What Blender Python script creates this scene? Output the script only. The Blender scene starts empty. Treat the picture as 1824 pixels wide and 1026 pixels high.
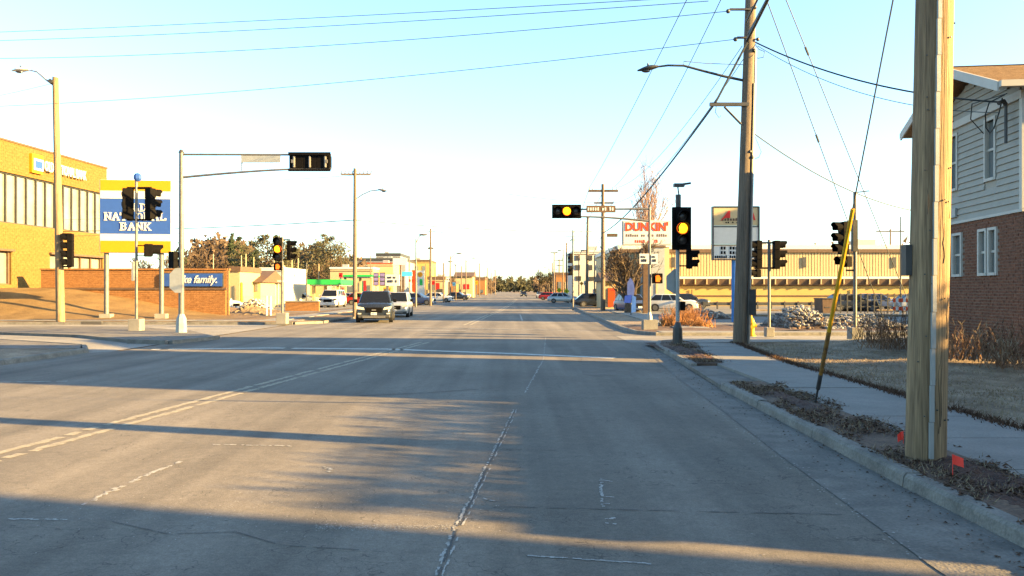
import bpy, bmesh, math, random
from mathutils import Vector, Matrix
random.seed(7)
R = math.radians
SC = bpy.context.scene
COL = SC.collection
# ------------------------------------------------------------------ camera, light
F, CX, HY, H = 1400.0, 912.0, 518.0, 1.75       # focal length in photo pixels, centre column, horizon row, eye height
cam_d = bpy.data.cameras.new('camera'); cam = bpy.data.objects.new('camera', cam_d); COL.objects.link(cam)
SC.camera = cam
cam.location = (0, 0, H); cam.rotation_euler = (R(90), 0, 0)
cam_d.sensor_width = 36; cam_d.lens = F/1824*36
cam_d.shift_y = (HY-513)/1824
cam_d.clip_start = .1; cam_d.clip_end = 12000
AZ, EL = 15.0, 15.5                              # sun: degrees behind the right-hand side, height
SUN = Vector((math.cos(R(AZ))*math.cos(R(EL)), -math.sin(R(AZ))*math.cos(R(EL)), math.sin(R(EL))))
w = bpy.data.worlds.new('World'); SC.world = w; w.use_nodes = True
nt = w.node_tree; nt.nodes.clear()
sky = nt.nodes.new('ShaderNodeTexSky'); sky.sky_type = 'NISHITA'; sky.sun_disc = False
sky.sun_elevation = R(EL); sky.sun_rotation = R(90+AZ); sky.air_density = 1.0; sky.dust_density = 1.0; sky.ozone_density = 1.6
bg = nt.nodes.new('ShaderNodeBackground'); bg.inputs['Strength'].default_value = .065
wo = nt.nodes.new('ShaderNodeOutputWorld')
tint = nt.nodes.new('ShaderNodeVectorMath'); tint.operation = 'MULTIPLY'; tint.inputs[1].default_value = (.89, 1.04, 1.10)
nt.links.new(sky.outputs[0], tint.inputs[0]); nt.links.new(tint.outputs[0], bg.inputs[0]); nt.links.new(bg.outputs[0], wo.inputs[0])
sl = bpy.data.lights.new('sun', 'SUN'); so = bpy.data.objects.new('sun', sl); COL.objects.link(so)
sl.energy = 5.0; sl.angle = R(.5); sl.color = (1, .645, .22)
so.rotation_euler = SUN.to_track_quat('Z', 'Y').to_euler(); so.location = (40, -12, 40)
SC.view_settings.view_transform = 'Standard'; SC.view_settings.look = 'None'
SC.view_settings.gamma = 1; SC.view_settings.use_curve_mapping = False
SC.view_settings.exposure = 3.0

def S(px, py, Y): return Vector(((px-CX)/F*Y, Y, H+(HY-py)/F*Y))
def G(px, py, z=0.0):
    Y = F*(H-z)/(py-HY); return Vector(((px-CX)/F*Y, Y, z))
# ------------------------------------------------------------------ materials
MATS = {}
def mat(name, col, rough=.8, metal=0, var=.15, scale=4, bump=0, emit=None, stretch=(1, 1, 1), col2=None, spec=.3, fine=0, fscale=60):
    if name in MATS: return MATS[name]
    m = bpy.data.materials.new(name); m.use_nodes = True; MATS[name] = m
    t = m.node_tree; N = t.nodes; L = t.links; b = N['Principled BSDF']
    b.inputs['Roughness'].default_value = rough; b.inputs['Metallic'].default_value = metal
    b.inputs['Specular IOR Level'].default_value = spec
    tc = N.new('ShaderNodeTexCoord'); mp = N.new('ShaderNodeMapping'); mp.inputs['Scale'].default_value = stretch
    L.new(tc.outputs['Object'], mp.inputs[0])
    no = N.new('ShaderNodeTexNoise'); no.inputs['Scale'].default_value = scale; no.inputs['Detail'].default_value = 6
    no.inputs['Roughness'].default_value = .65
    L.new(mp.outputs[0], no.inputs[0])
    c1 = [max(0, c*(1-var)) for c in col]; c2 = list(col2) if col2 else [min(1, c*(1+var)) for c in col]
    if col2: c1 = list(col)
    rp = N.new('ShaderNodeValToRGB'); rp.color_ramp.elements[0].position = .33; rp.color_ramp.elements[1].position = .67
    rp.color_ramp.elements[0].color = (*c1, 1); rp.color_ramp.elements[1].color = (*c2, 1)
    L.new(no.outputs[0], rp.inputs[0]); out = rp.outputs[0]
    if fine:
        n2 = N.new('ShaderNodeTexNoise'); n2.inputs['Scale'].default_value = fscale; n2.inputs['Detail'].default_value = 3
        L.new(mp.outputs[0], n2.inputs[0])
        mr = N.new('ShaderNodeMapRange'); mr.inputs[1].default_value = .3; mr.inputs[2].default_value = .7
        mr.inputs[3].default_value = 1-fine; mr.inputs[4].default_value = 1+fine
        L.new(n2.outputs[0], mr.inputs[0])
        mx = N.new('ShaderNodeVectorMath'); mx.operation = 'MULTIPLY'
        L.new(out, mx.inputs[0]); L.new(mr.outputs[0], mx.inputs[1]); out = mx.outputs[0]
    L.new(out, b.inputs['Base Color'])
    if bump:
        bp = N.new('ShaderNodeBump'); bp.inputs['Strength'].default_value = bump; bp.inputs['Distance'].default_value = .02
        L.new((n2 if fine else no).outputs[0], bp.inputs['Height']); L.new(bp.outputs[0], b.inputs['Normal'])
    if emit:
        b.inputs['Emission Color'].default_value = (*emit[0], 1); b.inputs['Emission Strength'].default_value = emit[1]
    return m

# road: worn wheel tracks, patched tone, aggregate grain
def road_mat(name, col, tracks):
    m = mat(name, col, rough=.88, var=.0, spec=.25)
    t = m.node_tree; N = t.nodes; L = t.links; b = N['Principled BSDF']
    geo = N.new('ShaderNodeNewGeometry'); sx = N.new('ShaderNodeSeparateXYZ'); L.new(geo.outputs['Position'], sx.inputs[0])
    def noise(sc, det, stretch=None, rough=.6):
        n = N.new('ShaderNodeTexNoise'); n.inputs['Scale'].default_value = sc; n.inputs['Detail'].default_value = det
        n.inputs['Roughness'].default_value = rough
        if stretch:
            mp = N.new('ShaderNodeMapping'); mp.inputs['Scale'].default_value = stretch
            L.new(geo.outputs['Position'], mp.inputs[0]); L.new(mp.outputs[0], n.inputs[0])
        else: L.new(geo.outputs['Position'], n.inputs[0])
        return n.outputs[0]
    def rng(v, a, c, lo, hi):
        r = N.new('ShaderNodeMapRange'); r.inputs[1].default_value = a; r.inputs[2].default_value = c
        r.inputs[3].default_value = lo; r.inputs[4].default_value = hi; L.new(v, r.inputs[0]); return r.outputs[0]
    def mul(a, c):
        n = N.new('ShaderNodeMath'); n.operation = 'MULTIPLY'; L.new(a, n.inputs[0]); L.new(c, n.inputs[1]); return n.outputs[0]
    v = mul(rng(noise(.35, 4), .3, .7, .78, 1.2), rng(noise(90, 2), .3, .7, .78, 1.24))
    v = mul(v, rng(noise(9, 4), .3, .7, .88, 1.12)); v = mul(v, rng(noise(32, 3), .3, .7, .84, 1.16))
    if tracks:
        v = mul(v, rng(noise(1.0, 3, (1.1, .035, 1)), .34, .66, .72, 1.2))
        v = mul(v, rng(noise(1.0, 3, (.25, 2.2, 1)), .30, .42, .93, 1.0))
    sp = N.new('ShaderNodeTexVoronoi'); sp.inputs['Scale'].default_value = 28; L.new(geo.outputs['Position'], sp.inputs[0])
    v = mul(v, rng(sp.outputs['Distance'], .0, .12, 1.35, 1.0))
    cr = N.new('ShaderNodeTexVoronoi'); cr.feature = 'DISTANCE_TO_EDGE'; cr.inputs['Scale'].default_value = .22
    wn = N.new('ShaderNodeTexNoise'); wn.inputs['Scale'].default_value = .9; wn.inputs['Detail'].default_value = 5
    L.new(geo.outputs['Position'], wn.inputs[0])
    ad = N.new('ShaderNodeMix'); ad.data_type = 'VECTOR'; ad.inputs[0].default_value = .35
    L.new(geo.outputs['Position'], ad.inputs[4]); 
    ml = N.new('ShaderNodeVectorMath'); ml.operation = 'SCALE'; ml.inputs['Scale'].default_value = 9; L.new(wn.outputs['Color'], ml.inputs[0])
    va = N.new('ShaderNodeVectorMath'); va.operation = 'ADD'; L.new(geo.outputs['Position'], va.inputs[0]); L.new(ml.outputs[0], va.inputs[1])
    L.new(va.outputs[0], cr.inputs[0])
    v = mul(v, rng(cr.outputs['Distance'], .0, .005, .5, 1.0))
    mx = N.new('ShaderNodeVectorMath'); mx.operation = 'SCALE'; mx.inputs[0].default_value = col
    L.new(v, mx.inputs['Scale']); L.new(mx.outputs[0], b.inputs['Base Color'])
    bp = N.new('ShaderNodeBump'); bp.inputs['Strength'].default_value = .5; bp.inputs['Distance'].default_value = .006
    L.new(noise(70, 3), bp.inputs['Height']); L.new(bp.outputs[0], b.inputs['Normal'])
    return m
M = {}
M['road'] = road_mat('asphalt_worn', (.136, .119, .097), True)
M['street'] = road_mat('asphalt_pale', (.20, .185, .16), False)
M['lot'] = road_mat('lot_asphalt', (.125, .12, .11), False)
M['patch'] = mat('asphalt_patch', (.062, .058, .054), fine=.3, bump=.4, var=.12)
M['old_patch'] = mat('old_patch', (.085, .074, .060), col2=(.135, .115, .092), scale=2.5, fine=.3, bump=.3)
M['concrete'] = mat('concrete', (.175, .165, .145), var=.14, scale=1.4, fine=.14, bump=.3, fscale=45)
M['gutter'] = mat('gutter_concrete', (.115, .105, .09), var=.3, scale=2.2, fine=.2, bump=.4, fscale=40)
M['curb'] = mat('curb_concrete', (.14, .13, .112), var=.3, scale=3, fine=.2, bump=.5, fscale=40)
M['bright_strip'] = mat('bright_strip_white', (.42, .40, .35), var=.25, scale=8, fine=.2)  # brighter white than the other markings
M['paint'] = mat('worn_white_paint', (.26, .25, .225), var=.3, scale=14, fine=.25, fscale=90)
M['yellow_paint'] = mat('worn_yellow_paint', (.25, .22, .16), var=.25, scale=9, fine=.3, fscale=90)
M['lawn'] = mat('dry_lawn', (.10, .068, .040), col2=(.26, .20, .13), scale=1.3, fine=.35, fscale=22, bump=.8)
M['golden_lawn'] = mat('golden_dead_lawn', (.105, .062, .022), col2=(.17, .108, .042), scale=.8, fine=.35, fscale=22, bump=.8)
M['dirt'] = mat('bare_dirt', (.05, .03, .02), col2=(.13, .085, .055), scale=1.6, fine=.35, fscale=30, bump=.8)
M['mulch'] = mat('dark_mulch', (.03, .014, .009), col2=(.075, .034, .02), scale=3, fine=.4, fscale=40, bump=1)
M['land'] = mat('dry_land', (.10, .07, .04), col2=(.18, .13, .075), scale=.15, fine=.3, fscale=3)
M['wood'] = mat('pole_wood', (.115, .078, .045), col2=(.27, .185, .10), scale=5, stretch=(3.2, 3.2, .10), rough=.85, fine=.35, fscale=26, bump=.7)
M['wood_old'] = mat('weathered_pole_wood', (.09, .068, .048), col2=(.18, .138, .098), scale=6, stretch=(4, 4, .12), rough=.9, fine=.2, bump=.5)
M['steel'] = mat('galvanised_steel', (.13, .125, .115), rough=.5, metal=.35, var=.15, scale=5)
M['dark_steel'] = mat('dark_steel', (.05, .05, .048), rough=.5, metal=.3, var=.2)
M['black'] = mat('signal_black', (.0035, .003, .003), rough=.8, var=.3, scale=8, spec=.08)
M['lens_off'] = mat('unlit_lens', (.035, .03, .028), rough=.2, var=.2)
M['amber'] = mat('amber_lens', (.3, .13, .005), rough=.3, var=.02, emit=((1, .60, .01), .55))
M['amber_fringe'] = mat('amber_glow_fringe', (.3, .05, .003), rough=.3, var=.02, emit=((1, .13, .004), .22))  # glow fringe round a lit lens, put in as an emitting colour
M['hand'] = mat('orange_hand', (.3, .05, .005), rough=.3, var=.02, emit=((1, .17, .01), .28))
M['wire'] = mat('wire_black', (.02, .024, .024), rough=.6, var=.1)
M['wire_pale'] = mat('wire_weathered', (.07, .085, .085), rough=.6, var=.1)
M['rubber'] = mat('rubber', (.02, .02, .02), rough=.8, var=.2)
M['glass'] = mat('window_glass', (.10, .115, .115), rough=.08, var=.2, scale=1, spec=.8)
M['bank_glass'] = mat('bank_glass', (.16, .165, .145), rough=.12, var=.30, scale=.55, spec=.9)
M['car_glass'] = mat('car_glass', (.008, .009, .011), rough=.06, var=.1, spec=.3)
M['white'] = mat('white_trim', (.40, .385, .34), rough=.6, var=.05)
M['grey_metal'] = mat('grey_sheet', (.26, .27, .26), rough=.5, metal=.2, var=.08)
M['siding'] = mat('grey_siding', (.265, .25, .21), rough=.65, var=.06, scale=3)
M['brick_red'] = mat('red_brown_brick', (.065, .025, .013), col2=(.20, .085, .048), scale=9, stretch=(1, 1, 2.5), rough=.9, fine=.2)
M['mortar'] = mat('mortar', (.17, .13, .10), var=.15, scale=10)
M['shingle'] = mat('tan_shingle', (.17, .105, .06), col2=(.27, .175, .10), scale=6, stretch=(1, 3, 3), fine=.3, bump=.5)
M['post_blue'] = mat('post_blue', (.02, .13, .36), rough=.5, var=.1)
M['blue'] = mat('sign_blue', (.022, .065, .25), rough=.45, var=.05)
M['sign_yellow'] = mat('sign_yellow', (.44, .19, .002), rough=.45, var=.04)
M['sign_white'] = mat('sign_white', (.46, .46, .43), rough=.45, var=.03)
M['cream'] = mat('cream_panel', (.36, .28, .15), rough=.55, var=.06)
M['warm_wall'] = mat('tan_wall', (.34, .225, .075), rough=.85, var=.08, scale=.6, fine=.06, fscale=12)
M['orange'] = mat('orange_print', (.50, .045, .003), rough=.5, var=.04)
M['red'] = mat('red_print', (.42, .012, .008), rough=.5, var=.06)
M['green'] = mat('green_fascia', (.02, .32, .06), rough=.45, var=.08)
M['brown'] = mat('brown_cladding', (.09, .055, .035), rough=.8, var=.2)
M['bright_yellow'] = mat('guard_yellow', (.46, .25, .01), rough=.5, var=.1, scale=9)  # one yellow shared by guard, hydrant and bollard
M['lime'] = mat('fluorescent_sign', (.40, .42, .01), rough=.5, var=.03)
M['bark'] = mat('dark_bark', (.045, .032, .022), col2=(.11, .08, .055), scale=8, rough=.95, bump=.6)
M['twig'] = mat('pale_twigs', (.06, .04, .026), col2=(.13, .088, .055), scale=3, rough=.95)
M['twig_pink'] = mat('pinkish_twigs', (.20, .13, .10), col2=(.33, .22, .17), scale=3, rough=.95)
M['twig_dark'] = mat('dark_twigs', (.05, .035, .025), col2=(.12, .085, .055), scale=3, rough=.95)
M['twig_red'] = mat('reddish_twigs', (.10, .05, .028), col2=(.24, .14, .08), scale=5, rough=.95)
M['straw'] = mat('dead_orange_grass', (.20, .085, .028), col2=(.36, .18, .07), scale=4, rough=.95)
M['needles'] = mat('conifer_needles', (.012, .02, .01), col2=(.035, .048, .022), scale=1.2, rough=.95)
M['olive'] = mat('olive_foliage', (.03, .032, .017), col2=(.08, .072, .04), scale=1.2, rough=.95)
M['leaf'] = mat('fallen_leaves', (.03, .015, .009), col2=(.10, .054, .03), scale=25, rough=.95)
M['blade'] = mat('dry_grass_blades', (.10, .07, .042), col2=(.30, .235, .15), scale=1.6, rough=.95)
M['rust'] = mat('rusty_guard', (.05, .03, .018), col2=(.22, .11, .02), scale=9, rough=.8)
M['stone'] = mat('dirty_rubble', (.04, .035, .032), col2=(.36, .34, .31), scale=1.6, rough=.95, fine=.3)
M['flag'] = mat('red_flag', (.75, .05, .03), rough=.6, var=.05)

# ------------------------------------------------------------------ mesh building
class Frame:
    def __init__(s, o=(0, 0, 0), x=(1, 0, 0), y=(0, 1, 0), z=(0, 0, 1)):
        s.o = Vector(o); s.x = Vector(x).normalized(); s.y = Vector(y).normalized(); s.z = Vector(z).normalized()
    def __call__(s, a, b, c): return s.o+s.x*a+s.y*b+s.z*c
def yaw(o, deg):                    # local -y looks toward the viewer when deg = 0
    a = R(deg); return Frame(o, (math.cos(a), math.sin(a), 0), (-math.sin(a), math.cos(a), 0))
WID = Frame()
class MB:
    def __init__(s): s.v = []; s.f = []; s.mi = []; s.cur = 0
    def add(s, vs, fs):
        n = len(s.v); s.v += [Vector(v) for v in vs]
        for f in fs: s.f.append([i+n for i in f]); s.mi.append(s.cur)
        return s
    def box(s, x0, x1, y0, y1, z0, z1, fr=WID):
        p = [fr(x, y, z) for z in (z0, z1) for y in (y0, y1) for x in (x0, x1)]
        return s.add(p, [(0, 2, 3, 1), (4, 5, 7, 6), (0, 1, 5, 4), (2, 6, 7, 3), (0, 4, 6, 2), (1, 3, 7, 5)])
    def tube(s, pts, r, n=8, r1=None, caps=True):
        pts = [Vector(p) for p in pts]; k = len(pts); rings = []
        r1 = r if r1 is None else r1
        up = None
        for i, p in enumerate(pts):
            d = (pts[min(i+1, k-1)]-pts[max(i-1, 0)]).normalized()
            if up is None: up = Vector((0, 0, 1)) if abs(d.z) < .9 else Vector((1, 0, 0))
            a = d.cross(up)
            if a.length < 1e-4: a = d.cross(Vector((.3, 1, .2)))
            a.normalize(); b = a.cross(d); up = b
            rr = r+(r1-r)*i/(k-1)
            rings.append([p+a*math.cos(2*math.pi*j/n)*rr+b*math.sin(2*math.pi*j/n)*rr for j in range(n)])
        vs = [q for rg in rings for q in rg]; fs = []
        for i in range(k-1):
            for j in range(n):
                fs.append((i*n+j, i*n+(j+1) % n, (i+1)*n+(j+1) % n, (i+1)*n+j))
        if caps: fs.append(tuple(range(n-1, -1, -1))); fs.append(tuple((k-1)*n+j for j in range(n)))
        return s.add(vs, fs)
    def prism(s, poly, d0, d1, fr=WID, axis='z'):
        def P(a, b, c):
            return fr(a, b, c) if axis == 'z' else fr(a, c, b) if axis == 'y' else fr(c, a, b)
        n = len(poly)
        vs = [P(a, b, d0) for a, b in poly]+[P(a, b, d1) for a, b in poly]
        fs = [tuple(range(n-1, -1, -1)), tuple(range(n, 2*n))]
        fs += [(i, (i+1) % n, n+(i+1) % n, n+i) for i in range(n)]
        return s.add(vs, fs)
    def disc(s, c, r, n=20, axis=(0, -1, 0), depth=.02):
        c = Vector(c); a = Vector(axis).normalized(); return s.tube([c, c+a*depth], r, n)
    def ball(s, c, r, seg=8, rings=5, sq=(1, 1, 1)):
        c = Vector(c); vs = [c+Vector((0, 0, -r*sq[2]))]
        for i in range(1, rings):
            t = -math.pi/2+math.pi*i/rings
            for j in range(seg):
                p = 2*math.pi*j/seg
                vs.append(c+Vector((math.cos(t)*math.cos(p)*r*sq[0], math.cos(t)*math.sin(p)*r*sq[1], math.sin(t)*r*sq[2])))
        vs.append(c+Vector((0, 0, r*sq[2]))); fs = []
        for j in range(seg): fs.append((0, 1+(j+1) % seg, 1+j))
        for i in range(rings-2):
            for j in range(seg):
                a = 1+i*seg; b = a+seg
                fs.append((a+j, a+(j+1) % seg, b+(j+1) % seg, b+j))
        a = 1+(rings-2)*seg
        for j in range(seg): fs.append((a+j, a+(j+1) % seg, len(vs)-1))
        return s.add(vs, fs)
    def build(s, name, m, parent=None, base=None, smooth=False, bevel=0, kind=None):
        me = bpy.data.meshes.new(name)
        off = Vector(parent['base']) if parent is not None and 'base' in parent else Vector(base or (0, 0, 0))
        me.from_pydata([tuple(v-off) for v in s.v], [], s.f)
        ms = m if isinstance(m, (list, tuple)) else [m]
        for q in ms: me.materials.append(q)
        if len(ms) > 1: me.polygons.foreach_set('material_index', s.mi)
        o = bpy.data.objects.new(name, me); COL.objects.link(o)
        if parent is not None: o.parent = parent; o['base'] = tuple(off)
        else: o.location = off; o['base'] = tuple(off)
        if smooth:
            for p in me.polygons: p.use_smooth = True
            try: me.set_sharp_from_angle(angle=R(40))
            except Exception: pass
        if bevel:
            b = o.modifiers.new('bevel', 'BEVEL'); b.width = bevel; b.segments = 2; b.limit_method = 'ANGLE'
        if kind: o['kind'] = kind
        return o
def tag(o, label, cat, group=None, kind=None):
    o['label'] = label; o['category'] = cat
    if group: o['group'] = group
    if kind: o['kind'] = kind
    return o
def thing(name, label, cat, loc=(0, 0, 0), group=None):
    o = bpy.data.objects.new(name, None); COL.objects.link(o); o.location = loc; o['base'] = tuple(loc); o.empty_display_size = .3
    return tag(o, label, cat, group)
def structure(name, loc=(0, 0, 0)):
    o = bpy.data.objects.new(name, None); COL.objects.link(o); o.location = loc; o['base'] = tuple(loc); o['kind'] = 'structure'; return o
def share(name, src, parent, loc=(0, 0, 0), rot=None):
    o = bpy.data.objects.new(name, src.data); COL.objects.link(o); o.parent = parent; o.location = loc
    if rot: o.rotation_euler = rot
    return o
def copy_tree(o, loc, rz=None, label=None, parent=None):
    c = o.copy(); COL.objects.link(c); c.parent = parent
    if parent is None:
        c.location = loc
        if rz is not None: c.rotation_euler = (0, 0, rz)
        if label: c['label'] = label
    for ch in list(o.children): copy_tree(ch, None, parent=c)
    return c
def text_part(name, s, fr, size, m, parent, depth=.02, bold=.0, width=None, align='CENTER', shear=0):
    cu = bpy.data.curves.new(name, 'FONT'); cu.body = s; cu.size = size; cu.extrude = depth/2; cu.offset = bold; cu.shear = shear
    cu.align_x = align; cu.align_y = 'CENTER'; cu.resolution_u = 3
    t = bpy.data.objects.new(name, cu); COL.objects.link(t)
    bpy.context.view_layer.update()
    me = bpy.data.meshes.new_from_object(t.evaluated_get(bpy.context.evaluated_depsgraph_get()))
    bpy.data.objects.remove(t)
    k = 1
    if width:
        xs = [v.co.x for v in me.vertices]; k = width/(max(xs)-min(xs))
    off = Vector(parent['base'])
    for v in me.vertices: v.co = fr(v.co.x*k, -v.co.z, v.co.y)-off
    me.materials.clear(); me.materials.append(m)
    o = bpy.data.objects.new(name, me); COL.objects.link(o); o.parent = parent; return o
def small_print(name, fr, w_, h_, n, m, parent, rnd=None):
    rnd = rnd or random.Random(n); b = MB(); x = -w_/2; step = w_/n
    for i in range(n):
        if rnd.random() < .12: x += step; continue
        hh = h_*rnd.uniform(.7, 1)
        b.box(x, x+step*.62, -.006, 0, -h_/2, -h_/2+hh, fr)
        x += step
    return b.build(name, m, parent, kind='stuff')
def wire(a, b, sag, r, label, m=None, n=22, grp='overhead power lines', cat='power line'):
    a = Vector(a); b = Vector(b)
    pts = [a.lerp(b, i/n)-Vector((0, 0, sag*4*(i/n)*(1-i/n))) for i in range(n+1)]
    o = MB().tube(pts, r, 5).build('power_line', m or M['wire'], base=a); tag(o, label, cat, grp); return o
# ------------------------------------------------------------------ ground and roads
def sheet(name, pts, m, z=0.0, parent=None, kind='structure'):
    b = MB(); b.add([(p[0], p[1], z) for p in pts], [tuple(range(len(pts)))])
    o = b.build(name, m, parent)
    if kind and parent is None: o['kind'] = kind
    return o
def slab(name, pts, m, z0, z1, parent=None):
    b = MB(); b.prism([(p[0], p[1]) for p in pts], z0, z1); o = b.build(name, m, parent)
    if parent is None: o['kind'] = 'structure'
    return o
sheet('ground', [(-5000, -300), (5000, -300), (5000, 9000), (-5000, 9000)], M['land'], -.03)
RE = [(3.45, -15), (3.47, 7), (3.7, 14), (3.95, 18), (4.2, 21), (4.35, 24), (4.75, 25.8), (5.6, 26.6)]      # right road edge, near
RF = [(5.6, 30.6), (5.0, 32), (4.9, 36), (5.2, 45), (5.9, 70), (8, 111), (9.5, 200), (6, 400), (-5, 1000), (-12, 2500)]
LF = [(-60, 2500), (-36, 1000), (-23, 400), (-15.5, 200), (-10.8, 84), (-10.2, 60), (-10.0, 46), (-10.3, 42.4), (-11.4, 40.8)]
LE = [(-11.9, 22.3), (-12, 18.6), (-12, -15)]
road = sheet('road', RE+RF+LF+[(-11.4, 22.9)]+LE, M['road'], 0)
street = sheet('side_street', [(-200, 19), (-11.6, 19), (-11.6, 41.5), (-200, 41.5)], M['street'], -.006)
street2 = sheet('side_street_east', [(4.0, 26.6), (200, 26.6), (200, 30.6), (4.0, 30.6)], M['street'], .004)
def xl(Y):
    L = sorted([(p[1], p[0]) for p in LF])
    if Y <= L[0][0]: return L[0][1]
    for (a, xa), (c, xc) in zip(L, L[1:]):
        if Y <= c: return xa+(xc-xa)*(Y-a)/(c-a)
    return L[-1][1]
def xr(Y):
    L = sorted([(p[1], p[0]) for p in RF])
    if Y <= L[0][0]: return L[0][1]
    for (a, xa), (c, xc) in zip(L, L[1:]):
        if Y <= c: return xa+(xc-xa)*(Y-a)/(c-a)
    return L[-1][1]
def resample(pts, step):
    pts = [Vector((p[0], p[1], 0)) for p in pts]; out = [pts[0]]; acc = 0
    for a, c in zip(pts, pts[1:]):
        n = max(1, round((c-a).length/step))
        for i in range(1, n+1): out.append(a.lerp(c, i/n))
    return out
curbs = structure('curb')
def curb(pts, step=3.0, wd=.16, h=.13, side=1):
    q = resample(pts, step)
    for a, c in zip(q, q[1:]):
        d = (c-a).normalized(); n = Vector((d.y, -d.x, 0))*side
        a2 = a+d*.008; c2 = c-d*.008; hh = h+random.uniform(-.008, .008)
        b = MB(); cs = [(0, -.05), (.02, hh-.03), (.045, hh), (wd, hh), (wd, -.05)]
        vs = [a2+n*x+Vector((0, 0, z)) for x, z in cs]+[c2+n*x+Vector((0, 0, z)) for x, z in cs]
        k = len(cs)
        b.add(vs, [tuple(range(k-1, -1, -1)), tuple(range(k, 2*k))]+[(i, (i+1) % k, k+(i+1) % k, k+i) for i in range(k)])
        b.build('curb_stone', M['curb'], curbs)
curb([(3.45, 1.5), (3.47, 7), (3.7, 14), ], 2.4)
curb([(3.98, 17.6), (4.2, 21), (4.35, 24), (4.75, 25.8), (5.6, 26.6)], 1.6)
curb([(9, 26.6), (60, 26.6)], 3)
curb([(60, 30.6), (5.6, 30.6), (5.0, 32), (4.9, 36), (5.2, 45), (5.9, 70), (8, 111)], 3.2)
curb([(-10.8, 84), (-10.2, 60), (-10.0, 46), (-10.3, 42.4), (-11.4, 40.95), (-60, 40.95)], 3.2, side=-1)
curb([(-60, 27.3), (-17.7, 26.8), (-15, 25.2), (-12.9, 23.9), (-12.0, 22.3), (-12, 18.6), (-12, 4)], 2.5, side=1)
# gutter strip with its seam along the asphalt
sheet('gutter', [(2.62, 1), (2.66, 5), (2.85, 8.4), (3.1, 12), (3.3, 15.6), (3.75, 21), (3.95, 24), (4.3, 25.9), (5.2, 27),
      (5.6, 26.6), (4.75, 25.8), (4.35, 24), (4.2, 21), (3.95, 18), (3.7, 14), (3.47, 7), (3.45, 1)], M['gutter'], .006)
# near right block: verge, sidewalk, lawn
slab('verge', [(3.6, 1), (3.63, 7), (3.86, 14), (4.5, 14.3), (4.45, 1)], M['dirt'], -.05, .115)
slab('driveway_apron', [(3.72, 14.05), (3.98, 17.6), (4.6, 17.6), (4.5, 14.05)], M['gutter'], -.05, .07)
slab('corner_verge', [(4.12, 17.7), (4.36, 21), (4.5, 24), (4.85, 25.65), (5.5, 26.3), (5.75, 24.5), (5.1, 21), (4.75, 17.7)], M['dirt'], -.05, .118)
sidewalk = structure('sidewalk')
def srow(pl, pr, n, z=.12, m='concrete', par=None):
    for i in range(n):
        def at(P, t):
            t *= len(P)-1; k = min(int(t), len(P)-2); u = t-k
            return (P[k][0]+(P[k+1][0]-P[k][0])*u, P[k][1]+(P[k+1][1]-P[k][1])*u)
        e = .012/(abs(pl[-1][1]-pl[0][1])+abs(pl[-1][0]-pl[0][0])); a, c = i/n+e, (i+1)/n-e
        q = [at(pl, a), at(pr, a), at(pr, c), at(pl, c)]
        b = MB(); zz = z+random.uniform(-.004, .004)
        b.prism(q, -.05, zz); b.build('concrete_slab', M[m], par or sidewalk)
srow([(4.46, 1), (4.47, 9.5), (4.62, 17.7)], [(6.0, 1), (6.0, 9.5), (6.25, 17.7)], 11)
srow([(4.77, 17.7), (5.12, 21), (5.77, 24.5)], [(6.25, 17.7), (6.5, 21), (7.0, 24.5)], 5)
srow([(5.5, 26.35), (9, 26.45)], [(5.8, 24.6), (9, 25.3)], 2)
srow([(9, 26.4), (60, 26.4)], [(9, 25.3), (60, 25.3)], 22)
srow([(5.9, 30.8), (60, 30.8)], [(5.9, 32.1), (60, 32.1)], 24)
srow([(-11.5, 42.2), (-60, 42.2)], [(-11.5, 43.6), (-60, 43.6)], 24, z=.145)
srow([(-12.5, 44), (-12.6, 60), (-13, 84)], [(-13.9, 44), (-14.0, 60), (-14.4, 84)], 16, z=.15)
srow([(7.2, 34), (8.0, 70)], [(8.6, 34), (9.4, 70)], 14, z=.145)
# lawns as grids with small relief
import numpy as np
rng = np.random.RandomState(3)
def bumpy(x, y): return .018*math.sin(x*1.7+y*.6)+.014*math.sin(y*2.3-x*.9)+.012*math.sin(x*5.1+1)*math.sin(y*4.3)
def grid(name, fx0, fx1, ys, nx, fz, m, kind='structure'):
    b = MB(); vs = []; fs = []
    for j, y in enumerate(ys):
        for i in range(nx+1):
            x = fx0(y)+(fx1(y)-fx0(y))*i/nx; vs.append((x, y, fz(x, y)))
    for j in range(len(ys)-1):
        for i in range(nx):
            a = j*(nx+1)+i; fs.append((a, a+1, a+nx+2, a+nx+1))
    b.add(vs, fs); o = b.build(name, m, smooth=True); o['kind'] = kind; return o
def lin(a, c, n): return [a+(c-a)*i/n for i in range(n+1)]
def rside(y): return 6.03 if y < 9.5 else 6.03+.25*(y-9.5)/8.2 if y < 17.7 else 6.28+.72*(y-17.7)/6.8
def lawnz(x, y): return .10+bumpy(x, y)+min(.25, max(0, (x-9)*.04))
grid('lawn', rside, lambda y: 60, lin(1, 25.2, 60), 90, lawnz, M['lawn'])
def mound(x, y):
    t = min(1, max(0, (-17.5-x)/13)); s = min(1, max(0, (y-43.4)/7.5))
    t = t*t*(3-2*t); s = s*s*(3-2*s); return .12+1.8*t*s+bumpy(x, y)*.8
grid('bank_lawn', lambda y: -90, lambda y: xl(y)-.17, lin(41.1, 60, 40), 110, mound, M['golden_lawn'])
grid('roadside_verge', lambda y: -15.5 if y < 150 else xl(y)-3, lambda y: xl(y)-.17, lin(60, 400, 60), 6, lambda x, y: .10+bumpy(x, y), M['golden_lawn'])
sheet('parking_lot_west', [(-120, 59), (-15.4, 59), (-15.4, 150), (-18, 190), (-120, 190)], M['lot'], .05)
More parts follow.
